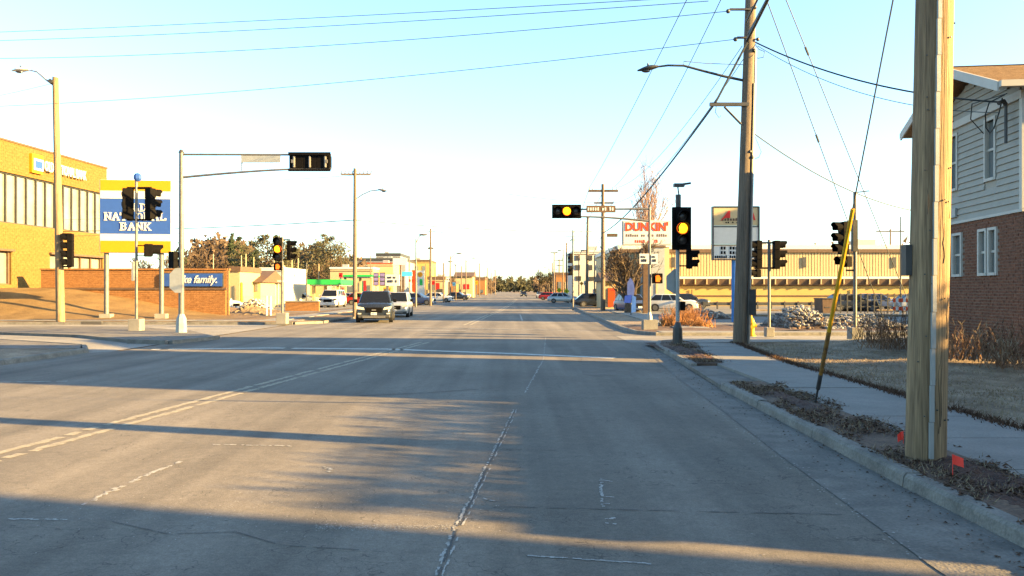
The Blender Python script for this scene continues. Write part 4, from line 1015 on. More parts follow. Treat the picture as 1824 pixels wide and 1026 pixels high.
for k, (px_, yt, Y_) in enumerate([(380, 452, 120), (430, 455, 112), (438, 452, 108), (452, 458, 125), (488, 458, 118), (520, 462, 104), (531, 460, 115), (546, 468, 72), (568, 470, 130)]):
    row_pole(px_, yt, Y_, 0, ['pale post behind the blue wall sign', 'left one of two pale posts over the brown roofed restaurant', 'right one of two pale posts over the brown roofed restaurant', 'pale post left of the white cupola building', 'pale post behind the cupola',
        'pale post right of the amber signal', 'pale thin post before the brown trees', 'dark thin post before the green canopy', 'pale post above the green canopy'][k], .09 if Y_ > 100 else .07, 'cream' if k != 7 else 'dark_steel', name='lot_post', cat='post', grp='posts in the lots on the left')

for px_, yt, Y_, arm_, lab in [(775, 476, 108, 0, 'short pale post just right of the tall left utility pole'), (812, 470, 146, -10, 'lamp pointing left between the left kerb posts'), (846, 481, 215, 0, 'thin post just left of the fourth left lamp'),
      (875, 486, 340, 0, 'far thin post just left of the last lamp'), (1003, 444, 150, 0, 'slim post between the right kerb street lights'), (1031, 452, 104, 9, 'lamp post left of the white apartments windows'), (1059, 455, 92, 0, 'thin post between two dark windows of the white apartments'),
      (978, 478, 262, -8, 'far lamp leaning left over the right kerb'), (969, 486, 330, 0, 'farthest thin post on the right kerb'), (1092, 462, 80, 0, 'thin post over the little shingled shop'), (660, 455, 122, 0, 'thin post above the orange roofed station'), (729, 462, 112, 0, 'thin post right of the blank billboard'), (758, 470, 126, 0, 'thin post just left of the tall left utility pole')]:
    row_pole(px_, yt, Y_, arm_, lab, .09 if Y_ < 150 else .14, 'wood_old', name='lamp_post' if arm_ else 'slim_post', cat='post', grp='slim posts along the far road')
# ------------------------------------------------------------------ guy with yellow guard
A0 = G(1452, 716, .12); A1 = Vector((NX+.13, NY, 6.85)); A0 = Vector((A0.x, A0.y, .10))
t = thing('guy_wire', 'guy wire with yellow plastic guard anchored in the verge before the near pole', 'guy wire', A0, 'pole guys')
MB().tube([A0, A1], .009, 5).build('cable', M['wire'], t)
d = (A1-A0).normalized(); s1 = (wz(372, A0.y)-.1)/1.0; L1 = .0
# the guard reaches the height where the line crosses image row 372
best = min((abs((HY-(A0+d*s).z*0)-HY) if False else abs((F*((A0+d*s).z-H)/(A0+d*s).y)-(HY-372)), s) for s in [i*.02 for i in range(20, 260)])[1]
MB().tube([A0+d*1.25, A0+d*best], .031, 8, .028).build('guard', M['bright_yellow'], t)
MB().tube([A0+d*.5, A0+d*1.25], .030, 8, .032).build('guard_foot', M['rust'], t)
MB().tube([A0, A0+d*.5], .016, 6).tube([A0+d*.26, A0+d*.52], .032, 8).build('anchor_rod', M['dark_steel'], t)
GA = S(1640, 602, 31.5); GA.z = .1
for k, (za, lab, ball_) in enumerate([(13.2, 'upper thin guy from the corner pole down to the right', 95), (11.9, 'lower thin guy from the corner pole down to the right', 245)]):
    a = Vector((p2x(za)+.1, PY, za)); t = thing('guy_wire', lab, 'guy wire', GA+Vector((k*.8, 0, 0)), 'pole guys')
    e = GA+Vector((k*-1.3, 0, 0)); MB().tube([e, a], .016, 5).build('cable', M['wire'], t)
    dd = (a-e); u = min((abs(F*((e+dd*s).z-H)/(e+dd*s).y-(HY-ball_)), s) for s in [i*.01 for i in range(101)])[1]
    c = e+dd*u; MB().tube([c-dd.normalized()*.15, c+dd.normalized()*.15], .04, 6).build('strain_insulator', M['dark_steel'], t)

# ------------------------------------------------------------------ wires
def wz2(z): return Vector((p2x(z), PY, z))
wl = lambda px, py, Y: S(px, py, Y)
wire(wl(-260, 66, 40), p2(1250, -6), .12, .011, 'topmost thin line crossing the sky from the left')
wire(wl(-260, 78, 40), p2(1262, 2, -.3), .25, .011, 'second line from the top crossing the sky')
wire(wl(-260, 102, 40), p2(1297, 20, -.16), .55, .011, 'third sky line ending at the short upper bracket')
wire(wl(-260, 196, 42), p2(1310, 70, -.16), .5, .011, 'lowest of the four sky lines, ending at the lower bracket', M['wire_pale'])
wire(wl(-260, 200, 60), S(96, 148, P3.y), .4, .008, 'faint line reaching the left lamp pole', M['wire_pale'])
wire(p2(1245, -45), S(1050, 334, Y3), .25, .014, 'left conductor descending to the far crossarm')
wire(p2(1312, -60), S(1092, 335, Y3), .9, .014, 'right conductor descending to the far crossarm')
wire(p2(1322, 82), S(1099, 334, Y3), .9, .012, 'steep thin line from corner pole to far crossarm end', M['wire_pale'])
wire(p2(1325, 104), S(1088, 361, Y3), 1.2, .012, 'lower steep thin line to the second far crossarm', M['wire_pale'])
wire(Vector((NX+.1, NY, 8.2)), p2(1331, 72, -.2), .12, .05, 'thick black cable bundle leaving the corner pole overhead')
wire(Vector((NX+.1, NY, 7.9)), p2(1334, 60, -.25), .10, .045, 'second thick black cable beside the overhead bundle')
wire(Vector((NX+.2, NY, 8.6)), p2(1329, 40, -.3), .10, .03, 'black cable above the thick overhead bundle')
wire(p2(1331, 76, -.2), p2(1275, 182, -.2), .0, .035, 'short black cable crossing the corner pole to its crossarm')
wire(p2(1275, 182, -.15), S(1074, 415, Y3), .55, .036, 'heavy black cable running down past the orange lettered sign')
wire(S(1074, 415, Y3), S(1045, 470, 88), .2, .022, 'heavy cable continuing to the next far pole')
wire(p2(1345, 75), DF(.3, -.35, 6.15), .35, .022, 'upper service cable from the corner pole to the house')
wire(p2(1350, 82), DF(.5, -.3, 5.95), .5, .010, 'lower thin service cable to the house', M['wire_pale'])
wire(p2(1322, 222), S(1660, 380, 31), .55, .022, 'green grey line sagging right from below the brace', M['wire_pale'])
wire(S(1548, 341, 29), S(1660, 352, 31), .1, .010, 'short line from the thin signal post to the right', M['wire_pale'])
wire(S(-150, 410, 62), S(632, 392, YS), .35, .03, 'line left of the slim lamp pole behind the suv', M['wire_pale'])
wire(S(632, 392, YS), S(1074, 412, Y3), .25, .03, 'line right of the slim lamp pole behind the suv', M['wire_pale'])
wire(S(-150, 418, 62), S(632, 401, YS), .35, .014, 'thinner lower line left of the slim lamp pole', M['wire_pale'])
wire(S(632, 401, YS), S(1074, 420, Y3), .25, .014, 'thinner lower line right of the slim lamp pole', M['wire_pale'])
wire(S(190, 318, 56), S(632, 312, YS), .3, .010, 'faint line behind the left mast arm', M['wire_pale'])
wire(S(-100, 392, 62), S(632, 360, YS), .4, .009, 'faint middle line left of the slim lamp pole', M['wire_pale'])
wire(S(632, 356, YS), S(1060, 400, 75), .4, .010, 'faint middle line to the right of the slim lamp pole', M['wire_pale'])
wire(S(900, 345, 70), S(1074, 362, Y3), .1, .012, 'faint line ending at the lower far crossarm', M['wire_pale'])
wire(S(-100, 428, 90), S(767, 412, 92), .5, .02, 'low line running from the left edge to the tall left utility pole')
wire(S(767, 412, 92), S(1045, 420, 88), .4, .02, 'low line from the tall left utility pole across the road')
for k in range(3):
    wire(S(1050+k*22, 334+k*12, Y3), S(1000-k*3, 462+k*3, 190), .8, .02, ['far line from left arm end down the right kerb', 'far line from the pole top down the right kerb', 'far line from right arm end down the right kerb'][k], M['wire_pale'])
wire(S(1452, 434, 112), S(1586, 412, 112), .4, .018, 'distant line between two pole tops above the store', M['wire_pale'])
wire(S(1100, 428, 112), S(1452, 434, 112), .4, .018, 'distant line above the store roof on its left half', M['wire_pale'])
# ------------------------------------------------------------------ shop signs
Yd = 60.0
def FX(px, py, Y, off=0): return yaw(S(px, py, Y)+Vector((0, off, 0)), 0)
t = thing('shop_sign', 'cream DUNKIN sign with orange letters on a brown clad post', 'sign', (wx(1151, Yd), Yd, .1))
MB().box(wx(1108, Yd), wx(1195, Yd), Yd-.2, Yd+.2, wz(437, Yd), wz(393, Yd)).build('cabinet', M['white'], t, bevel=.02)
MB().box(wx(1110, Yd), wx(1193, Yd), Yd-.225, Yd-.203, wz(435, Yd), wz(395, Yd)).build('sign_panel', M['sign_white'], t)
text_part('lettering', "DUNKIN'", FX(1151, 405, Yd, -.24), .86, M['orange'], t, .03, .035, width=76/F*Yd)
small_print('lettering', FX(1151, 419.5, Yd, -.23), 74/F*Yd, .22, 19, M['brown'], t)
small_print('lettering', FX(1151, 430, Yd, -.23), 42/F*Yd, .24, 11, M['orange'], t)
MB().box(wx(1145.5, Yd), wx(1159, Yd), Yd-.1, Yd+.3, 0, wz(438, Yd)).build('post', M['brown'], t)
Ya = 43.0
t = thing('shop_sign', 'tall framed sign with red A logo and letter board on blue post', 'sign', (wx(1306, Ya), Ya, .1))
ax0, ax1 = wx(1268, Ya), wx(1352, Ya)
for nm, a, c, y0, y1 in (('frame', ax0, ax0+.07, 368, 463), ('frame', ax1-.07, ax1, 368, 463)): MB().box(a, c, Ya-.15, Ya+.15, wz(y1, Ya), wz(y0, Ya)).build(nm, M['dark_steel'], t)
for y0 in (368, 403, 436, 462): MB().box(ax0+.073, ax1-.073, Ya-.14, Ya+.14, wz(y0+1.6, Ya), wz(y0-.4, Ya)).build('frame', M['dark_steel'], t)
for y0, y1, m_ in ((370, 402, 'cream'), (405, 435, 'grey_metal'), (438, 461, 'sign_white')):
    MB().box(ax0+.075, ax1-.075, Ya-.10, Ya+.10, wz(y1-.3, Ya), wz(y0+.3, Ya)).build('sign_panel', M[m_] if m_ != 'grey_metal' else mat('blank_panel', (.5, .47, .41), var=.05), t)
b = MB(); fa = FX(1310, 387, Ya, -.12)
b.prism([(-.86, -.22), (-.42, .34), (-.32, .34), (-.32, -.05), (-.5, -.05), (-.6, -.05)], -.02, 0, fa, 'y'); b.build('logo', M['red'], t)
small_print('lettering', FX(1309, 391, Ya, -.12), 1.5, .16, 10, M['brown'], t); small_print('lettering', FX(1309, 396.5, Ya, -.12), 1.1, .08, 9, M['black'], t)
b = MB(); fa = FX(1338, 386, Ya, -.12); b.prism([(-.12, -.2), (0, .2), (.08, .2), (.2, -.2), (.1, -.2), (.04, -.02), (-.02, -.2)], -.02, 0, fa, 'y'); b.build('logo', M['red'], t)
for (yy, hh, n_, w_, cx_) in ((442, .17, 8, 1.3, 1304), (450, .17, 8, 1.3, 1304), (457.5, .15, 20, 2.3, 1310)): small_print('lettering', FX(cx_, yy, Ya, -.12), w_, hh, n_, M['black'], t, random.Random(n_))
MB().tube([(wx(1307, Ya), Ya+.05, 0), (wx(1307, Ya), Ya+.05, wz(463, Ya))], .11, 10).build('post', M['post_blue'], t)
def board_sign(name, label, p0, p1, y0, y1, Y, m_, post=None, posts='steel', print_=None, pm='black', foot=0):
    t = thing(name, label, 'sign', (wx((p0+p1)/2, Y), Y, foot))
    MB().box(wx(p0, Y), wx(p1, Y), Y-.15, Y+.15, wz(y1, Y), wz(y0, Y)).build('cabinet', M[m_], t)
    for q in (post or [(p0+p1)/2]): MB().box(wx(q, Y)-.12, wx(q, Y)+.12, Y-.1, Y+.1, 0, wz(y1, Y)).build('post', M[posts], t)
    if print_:
        for yy, n_ in print_: small_print('lettering', FX((p0+p1)/2, yy, Y, -.17), (p1-p0)/F*Y*.7, .25, n_, M[pm], t)
    return t
board_sign('billboard', 'blank white board high on a brown post before the grey warehouse', 700, 725, 460, 472, 120, 'sign_white', [713], 'brown')
board_sign('shop_sign', 'wide white sign with two lines of small print above the suv', 687, 712, 489, 509, 78, 'sign_white', [690, 709], print_=[(494, 7), (501, 5)])
for a, lab in ((665, 'left of two dark price boards above the suv'), (676.5, 'right of two dark price boards above the suv')):
    t = thing('price_board', lab, 'sign', (wx(a+4, 86), 86, 0), 'price boards')
    MB().box(wx(a, 86), wx(a+9.5, 86), 85.9, 86.1, wz(509, 86), wz(485.5, 86)).build('cabinet', M['dark_steel'], t)
    for k in range(3): MB().box(wx(a+1, 86), wx(a+8.5, 86), 85.86, 85.895, wz(492.5+k*7.6, 86), wz(487+k*7.6, 86)).build('price_panel', mat('violet_panel', (.16, .13, .28)), t)
    MB().box(wx(a+4, 86), wx(a+5.5, 86), 85.9, 86.1, 0, wz(509, 86)).build('post', M['cream'], t)
board_sign('shop_sign', 'small bright blue sign right of the dark price boards', 716, 734, 484, 492, 105, 'blue', [718], 'brown'); M['cyan'] = mat('cyan_panel', (.05, .42, .62))
bpy.data.objects[[o.name for o in bpy.data.objects if o.get('label') == 'small bright blue sign right of the dark price boards'][0]].children[0].data.materials[0] = M['cyan']
board_sign('shop_sign', 'orange red panel sign beside the tall white grocery pylon', 734, 742, 481, 520, 108, 'orange', [738], 'cream')
t = board_sign('pylon_sign', 'tall white pylon with yellow disc and green square', 743, 756, 482, 528, 102, 'sign_white', [749])
MB().disc(S(748.5, 489, 101.84), .33, 14, depth=.03).build('emblem', M['sign_yellow'], t); MB().box(wx(748, 102), wx(753, 102), 101.8, 101.84, wz(508, 102), wz(497, 102)).build('emblem', M['green'], t)
small_print('lettering', FX(737.5, 499, 107.5), 1.3, .5, 4, M['red'], t)
for k, (px_, py_, Y_) in enumerate(((1009, 519, 118), (996, 517, 132))):
    t = thing('walking_sign', ['larger yellow green diamond sign on the right kerb', 'smaller yellow green diamond sign on the right kerb, to the left'][k], 'sign', (wx(px_, Y_), Y_, .1), 'yellow green diamond signs')
    c = S(px_, py_, Y_); q = MB(); q.prism([(-.45, 0), (0, -.45), (.45, 0), (0, .45)], -.02, .02, Frame(c), 'y'); q.build('plate', M['lime'], t)
    q = MB().box(-.05, .05, -.03, -.021, -.16, .12, Frame(c)); q.ball(c+Vector((0, -.03, .18)), .05, 6, 4); q.build('walking_symbol', M['black'], t)
    MB().tube([(c.x, Y_+.05, 0), (c.x, Y_+.05, c.z+.3)], .05, 6).build('post', M['steel'], t)
t = thing('warning_sign', 'small orange diamond sign left of the dark crossarm pole', 'sign', (wx(1036, 96), 96, .1))
c = S(1036, 505, 96); q = MB(); q.prism([(-.26, 0), (0, -.26), (.26, 0), (0, .26)], -.02, .02, Frame(c), 'y'); q.build('plate', M['sign_yellow'], t); MB().tube([(c.x, 96.05, 0), (c.x, 96.05, c.z)], .03, 6).build('post', M['steel'], t)

for a_, b_, y0_, y1_, Y_, m_, lab in [(768, 775, 500, 507, 128, 'red', 'small red sign right of the tall left utility pole'), (795, 803, 494, 502, 150, 'sign_white', 'small white sign at the foot of the left kerb lamps'), (806, 811, 503, 509, 160, 'post_blue', 'tiny blue sign left of the eatery'),
        (846, 851, 500, 507, 230, 'sign_yellow', 'tiny yellow sign before the far brick row'), (1040, 1047, 500, 508, 100, 'sign_white', 'small white sign under the white apartments'), (1062, 1070, 504, 511, 86, 'cream', 'cream sign left of the little shingled shop'),
        (604, 610, 486, 494, 106, 'red', 'small red sign at the left end of the farther canopy'), (520, 526, 494, 501, 90, 'cream', 'cream sign right of the far corner signal')]:
    board_sign('small_sign', lab, a_, b_, y0_, y1_, Y_, m_, print_=[((y0_+y1_)/2, 4)])
# ------------------------------------------------------------------ buildings of the middle distance
def B_(name, label, *a, **k): return bpx(name, label, *a, **k)
B_('restaurant', 'small restaurant under a brown shingled roof left of the cupola', 422, 464, 502, 78, 8, 'cream', 'brown', rz=1.2, roof='x', wins=[(437, 441, 519, 506, 'glass'), (446, 450, 519, 506, 'glass'), (455, 459, 519, 506, 'glass')])
B_('shed', 'plain cream shed just right of the orange brick wall', 408, 427, 484, 74, 6, 'cream', 'brown', rz=.5)
t = B_('cupola_building', 'white colonnaded building with a square cupola on its roof', 464, 506, 483, 84, 9, 'white', 'sign_white', rz=.4, wins=[(474, 478, 495, 488, 'dark_steel'), (492, 496, 495, 488, 'dark_steel')])
MB().box(wx(479, 84), wx(493, 84), 85, 87, wz(481, 84), wz(473, 84)).build('cupola', M['white'], t)
b = MB(); b.prism([(wx(478, 84), wz(473, 84)), (wx(494, 84), wz(473, 84)), (wx(486, 84), wz(468, 84))], 84.8, 87.2, Frame(), 'y'); b.build('cupola_roof', M['cream'], t)
for k in range(7): MB().tube([(wx(468+5.6*k, 83), 83, 0), (wx(468+5.6*k, 83), 83, wz(503, 83))], .12, 8).build('column', M['white'], t)
MB().box(wx(464, 83), wx(506, 83), 82.6, 84, wz(503, 83), wz(499, 83)).build('entablature', M['white'], t)
B_('storehouse', 'low cream storehouse between the cupola building and green canopy', 512, 545, 506, 96, 8, 'cream', 'brown', wins=[(518, 523, 530, 512, 'dark_steel'), (529, 534, 530, 512, 'glass'), (538, 541, 530, 512, 'glass')])
B_('fuel_shop', 'pale cream filling station shop under the green fascia', 549, 577, 508, 98, 8, 'cream', 'sign_white')
def canopy(label, p0, p1, y0, y1, Y, posts, grp='fuel canopies'):
    t = thing('fuel_canopy', label, 'canopy', (wx((p0+p1)/2, Y), Y, 0), grp)
    MB().box(wx(p0, Y), wx(p1, Y), Y-1, Y+6, wz(y1, Y), wz(y0, Y)).build('fascia', M['green'], t)
    MB().box(wx(p0, Y)+.2, wx(p1, Y)-.2, Y-.8, Y+5.8, wz(y1, Y)-.12, wz(y1, Y)-.002).build('soffit', M['white'], t)
    for q in posts: MB().box(wx(q, Y)-.15, wx(q, Y)+.15, Y+.5, Y+.9, 0, wz(y1, Y)-.12).build('column', M['cream'], t)
    return t
canopy('nearer green edged fuel canopy behind the white van', 551, 610, 498, 507, 88, (556, 577, 600))
canopy('farther green edged fuel canopy partly behind the slim lamp pole', 609, 665, 489.5, 493, 112, (613, 640, 660))
B_('grocery', 'long cream store behind the farther green canopy', 588, 664, 479, 128, 14, 'cream', 'sign_white', wins=[(640, 645, 519, 503, 'green'), (648, 652, 518, 500, 'red'), (600, 612, 520, 512, 'orange'), (618, 632, 520, 508, 'glass'), (654, 662, 520, 508, 'glass')])
B_('service_station', 'orange roofed station building above the dark suv', 655, 700, 470, 134, 10, 'cream', 'orange', rz=.15, wins=[(660, 668, 517, 500, 'orange'), (684, 696, 517, 512, 'sign_yellow')])
B_('warehouse', 'grey warehouse with flat roof on the horizon behind the suv', 606, 722, 465, 210, 40, 'grey_metal', 'dark_steel', rz=.8)
B_('roof_block', 'raised dark grey block rising over the warehouse roof', 670, 713, 456, 216, 20, 'grey_metal', 'dark_steel', rz=.8)
B_('apartment_block', 'tan block right of the grey warehouse, behind slim poles', 722, 765, 466, 230, 20, 'warm_wall', 'brown', rz=.6, wins=[(728, 733, 484, 474, 'glass'), (740, 745, 484, 474, 'glass'), (752, 757, 484, 474, 'glass')])
B_('drive_in', 'small restaurant with red sign band left of the far kerb poles', 762, 792, 498, 150, 10, 'cream', 'brown', rz=.6, wins=[(765, 772, 516, 504, 'glass'), (776, 783, 516, 504, 'red')])
B_('eatery', 'two tiered eatery with dark red roof near the vanishing road', 810, 842, 492, 205, 12, 'cream', 'brown', rz=1.2, roof='x', wins=[(814, 820, 515, 506, 'glass'), (826, 836, 515, 506, 'red')])
B_('row_building', 'brick row building farthest along the left kerb', 838, 864, 498, 320, 20, 'brick_orange', 'brown', rz=1)
B_('row_building', 'reddish low building before the far treeline left of the road', 790, 812, 505, 190, 10, 'brick_orange', 'brown', rz=.6, wins=[(795, 800, 517, 510, 'glass')])
t = B_('white_apartments', 'white three storey block with dark windows behind the crossarm pole', 1022, 1078, 449, 125, 14, 'white', 'sign_white', rz=.3,
   wins=[(a, a+8, c+9, c, 'dark_steel') for a in (1025, 1047, 1062) for c in (455, 472)]+[(a, a+9, 500, 493, 'dark_steel') for a in (1049, 1062)]+[(1026, 1035, 500, 492, 'dark_steel')])
t = B_('snack_shop', 'little shop with dark shingled roof and bright orange door', 1077, 1106, 500, 74, 7, 'cream', 'brown', rz=.85, roof='x', wins=[(1083, 1095, 546, 513, 'orange'), (1078, 1081, 540, 516, 'dark_steel'), (1098, 1104, 540, 516, 'dark_steel')])
small_print('lettering', FX(1091, 506, 73.9), 1.2, .25, 7, M['sign_yellow'], t)
B_('low_shops', 'row of low brown shops behind the yellow green signs', 990, 1022, 490, 175, 12, 'brick_orange', 'brown', rz=.6, wins=[(994, 1000, 514, 502, 'glass'), (1006, 1012, 514, 502, 'cream')])
B_('side_wing', 'grey wing with light sign band beside the brown sign post', 1160, 1184, 441, 82, 7, 'grey_metal', 'brown', rz=.2, wins=[(1168, 1171, 525, 505, 'cream')])
B_('corner_shop', 'small tan building end at the left of the long tan store', 1184, 1192, 440, 86, 6, 'cream', 'sign_white')
t = thing('drink_machine', 'red drinks machine outside the little shop', 'vending machine', (wx(1110, 70), 70, .1))
MB().box(wx(1105, 70), wx(1115, 70), 70, 70.7, .1, wz(517, 70)).build('cabinet', M['dark_steel'], t, bevel=.03); MB().box(wx(1107, 70), wx(1113.5, 70), 69.96, 69.997, .6, wz(521, 70)).build('front_panel', M['red'], t)
M['lilac'] = mat('lilac_cloth', (.36, .30, .42)); M['blue_cloth'] = mat('blue_cloth', (.13, .17, .48)); M['sky_cloth'] = mat('pale_blue_cloth', (.30, .42, .62))
t = thing('feather_banner', 'lilac and blue feather banner on a short pole by the brown post', 'banner', (wx(1122, 52), 52, .1))
b = MB(); b.prism([(-.22, 1.5), (.22, 1.4), (.28, 1.9), (.2, 2.35), (.0, 2.62), (-.2, 2.3)], 0, .03, Frame((wx(1123, 52), 52, 0)), 'y'); b.build('cloth', M['lilac'], t)
b = MB(); b.prism([(-.5, .95), (-.05, .95), (.0, 1.5), (-.45, 1.42)], 0, .03, Frame((wx(1125, 52), 51.95, 0)), 'y'); b.build('cloth', M['blue_cloth'], t)
b = MB(); b.prism([(-.02, .3), (.28, .35), (.3, 1.35), (.02, 1.45)], 0, .03, Frame((wx(1125, 52), 51.98, 0)), 'y'); b.build('cloth', M['sky_cloth'], t)
MB().tube([(wx(1124, 52), 52.05, 0), (wx(1124, 52), 52.05, 2.6)], .03, 6).build('pole', M['dark_steel'], t)
# ------------------------------------------------------------------ vehicles
def car(name, label, x, y, rz, L, W, Ht, paint, belt=.92, hood=.98, wind=(.23, .42), roofe=(.80, .97), gc=.32, pickup=False, plate=True, detail=True, cat='car', lamp='white'):
    t = thing(name, label, cat, (x, y, 0)); fr = yaw((x, y, 0), rz); w2 = W/2
    st = [(0, .80, .36, hood*.70), (.015, .90, .28, hood*.80), (.05, .97, .22, hood*.93), (.13, 1.0, .20, hood), (.24, 1.0, .20, belt*1.03), (.5, 1.0, .20, belt*1.03), (.9, 1.0, .22, belt*1.03), (.97, .96, .26, belt), (1.0, .88, .34, belt*.9)]
    b = MB(); vs = []; sec = [(-.82, 0), (-.97, .10), (-1.0, .38), (-.985, .72), (-.93, .93), (-.72, 1.0), (0, 1.03), (.72, 1.0), (.93, .93), (.985, .72), (1.0, .38), (.97, .10), (.82, 0)]
    for u, k, z0, z1 in st:
        for a, c in sec: vs.append(fr(a*w2*k, u*L, z0+(z1-z0)*c))
    n = len(sec); fs = [(i*n+j, i*n+(j+1) % n, (i+1)*n+(j+1) % n, (i+1)*n+j) for i in range(len(st)-1) for j in range(n)]
    fs += [tuple(range(n)), tuple((len(st)-1)*n+j for j in range(n-1, -1, -1))]
    b.add(vs, fs); body = b.build('body', paint, t, smooth=True)
    zb = belt*1.0; zr = Ht; A = (wind[0], roofe[1]); Bt = (wind[1], roofe[0])
    def gh(inset, zlo, zhi):
        q = []
        for (u0, u1, ww, z) in ((A[0], A[1], .93, zlo), (Bt[0], Bt[1], .74, zhi)):
            q += [fr(-w2*ww+inset, u0*L+inset, z), fr(w2*ww-inset, u0*L+inset, z), fr(w2*ww-inset, u1*L-inset, z), fr(-w2*ww+inset, u1*L-inset, z)]
        return q
    q = gh(0, zb-.05, zr); b = MB(); b.add(q, [(0, 3, 2, 1), (4, 5, 6, 7), (0, 1, 5, 4), (1, 2, 6, 5), (2, 3, 7, 6), (3, 0, 4, 7)]); b.build('cabin', paint, t, bevel=.07, smooth=True)
    def pane(a, c, d, e, s0, s1, t0, t1, nm):
        def L2(u, v): return (a.lerp(c, u)).lerp(d.lerp(e, u), v)
        nrm = (c-a).cross(d-a).normalized(); cen = L2(.5, .5)
        if nrm.dot(cen-fr(0, .55*L, zr*.7)) < 0: nrm = -nrm
        v0 = [L2(s0, t0), L2(s1, t0), L2(s1*.99, t1), L2(s0*1.01, t1)]
        b = MB(); b.add([p+nrm*.004 for p in v0]+[p+nrm*.016 for p in v0], [(4, 5, 6, 7), (0, 1, 5, 4), (1, 2, 6, 5), (2, 3, 7, 6), (3, 0, 4, 7)]); return b.build(nm, M['car_glass'], t)
    pane(q[0], q[1], q[4], q[5], .05, .95, .12, .93, 'windscreen')
    for (i0, i1, j0, j1) in ((1, 2, 5, 6), (3, 0, 7, 4)):
        for (s0, s1) in ((.07, .36), (.39, .66), (.69, .92)): pane(q[i0], q[i1], q[j0], q[j1], s0, s1, .16, .88, 'side_window')
    pane(q[2], q[3], q[6], q[7], .08, .92, .2, .9, 'rear_window')
    MB().box(-w2*.46, w2*.46, -.03, .12, hood*.52, hood*.78, fr).build('grille', M['black'], t, bevel=.03)
    if detail: MB().box(-.12, .12, -.055, -.032, hood*.62, hood*.68, fr).build('badge', M['steel'], t)
    MB().box(-w2*.88, w2*.88, -.05, .25, .26, hood*.40, fr).build('bumper', M['dark_steel'] if detail else paint, t, bevel=.05)
    if detail: MB().box(-w2*.62, w2*.62, -.07, -.052, .28, .36, fr).build('skid_plate', M['steel'], t)
    if plate: 
        pl_ = MB().box(-.16, .16, -.075, -.053, hood*.40, hood*.40+.14, fr).build('licence_plate', M['sign_white'], t)
        if detail: small_print('lettering', Frame(fr(0, -.078, hood*.40+.07), fr.x, fr.y), .24, .06, 5, M['blue'], pl_)
    for s_ in (-1, 1):
        b = MB(); b.prism([(s_*w2*.50, hood*.66), (s_*w2*.92, hood*.70), (s_*w2*.95, hood*.84), (s_*w2*.56, hood*.78)], -.02, .25, fr, 'y'); b.build('headlight', M[lamp], t)
        if detail: MB().box(s_*w2*.78-.09, s_*w2*.78+.09, -.06, 0, hood*.44, hood*.50, fr).build('fog_light', M[lamp], t)
        MB().box(s_*(w2+.10)-.09, s_*(w2+.10)+.09, wind[0]*L+.32, wind[0]*L+.46, belt+.02, belt+.2, fr).build('mirror', M['black'] if detail else paint, t, bevel=.02)
        for u in (.17, .80):
            c = fr(s_*(w2-.20), u*L, .34); ax = fr.x*s_
            wh = MB().tube([c, c+ax*.215], .34, 20).build('wheel', M['rubber'], t)
            MB().tube([c+ax*.217, c+ax*.225], .21, 14).build('rim', M['steel'], wh)
    return t
P_dark = mat('graphite_paint', (.022, .027, .034), rough=.22, metal=.4, var=.03, spec=.6); P_white = mat('white_paint', (.42, .42, .40), rough=.3, var=.03, spec=.5)
P_sil = mat('silver_paint', (.35, .36, .36), rough=.3, metal=.5, var=.03); P_blue = mat('dark_blue_paint', (.03, .05, .12), rough=.3, var=.03); P_red = mat('red_paint', (.30, .02, .015), rough=.3, var=.03)
car('suv', 'dark graphite suv driving toward the viewer in the oncoming lane', wx(666, 42.8), 42.8, 7, 4.8, 1.98, 1.74, P_dark, belt=1.08, hood=1.08, wind=(.24, .40), roofe=(.86, .98))
car('suv', 'pale silver car half hidden right behind the graphite suv', wx(702, 51.5), 51.5, 3, 4.6, 1.85, 1.66, P_sil, belt=1.0, hood=1.0, wind=(.25, .42), roofe=(.84, .98), lamp='white')
car('van', 'white van parked facing the road below the green canopy', wx(583.5, 80), 80, 0, 5.0, 1.9, 1.85, P_white, belt=1.15, hood=1.15, wind=(.12, .28), roofe=(.92, .99), detail=False, cat='van', lamp='dark_steel')
car('car', 'small dark car far down the middle of the road', wx(933, 232), 232, 0, 4.6, 1.85, 1.6, P_dark, detail=False)
car('car', 'pale sedan coming along the right side of the far road', wx(963, 196), 196, 0, 4.6, 2.0, 1.45, P_sil, detail=False)
car('car', 'dark blue and white car parked right of the orange brick wall', wx(421, 62), 62, 70, 4.3, 1.8, 1.45, P_white, detail=False)
for k, (px_, Y_, rz_, pt, lab) in enumerate([(1196, 66, 80, P_white, 'white car parked behind the corner signal pole'), (1222, 78, 90, P_dark, 'dark car parked in front of the tan store left end'),
      (980, 150, 80, P_red, 'red car crossing near the yellow green signs'), (1003, 112, 85, P_sil, 'silver car at the kerb under the yellow green signs'), (1060, 84, 90, P_dark, 'dark car behind the foot of the crossarm pole'),
      (1515, 66, 90, P_dark, 'dark car in the lot behind the rubble, right of the thin post'), (1560, 74, 90, P_blue, 'dark blue car behind the fence left of the nearest pole'), (1640, 64, 90, P_sil, 'silver car mostly hidden behind the nearest pole'),
      (648, 96, 90, P_red, 'red car in the fuel lot left of the suv'), (780, 120, 80, P_white, 'white car parked below the drive in restaurant'), (742, 96, 80, P_blue, 'blue car parked behind the tall white pylon'), (815, 150, 80, P_dark, 'dark car parked before the eatery'),
      (538, 92, 90, P_sil, 'silver car before the cream storehouse'), (620, 104, 80, P_white, 'white car under the farther green canopy'), (1140, 62, 10, P_blue, 'blue car nose out beside the brown sign post'), (836, 200, 60, P_white, 'white car near the eatery at the far kerb')]):
    car('parked_car', lab, wx(px_, Y_)+(2.2 if 60 < rz_ < 100 else 0), Y_, rz_, 4.4, 1.8, 1.48, pt, detail=False)

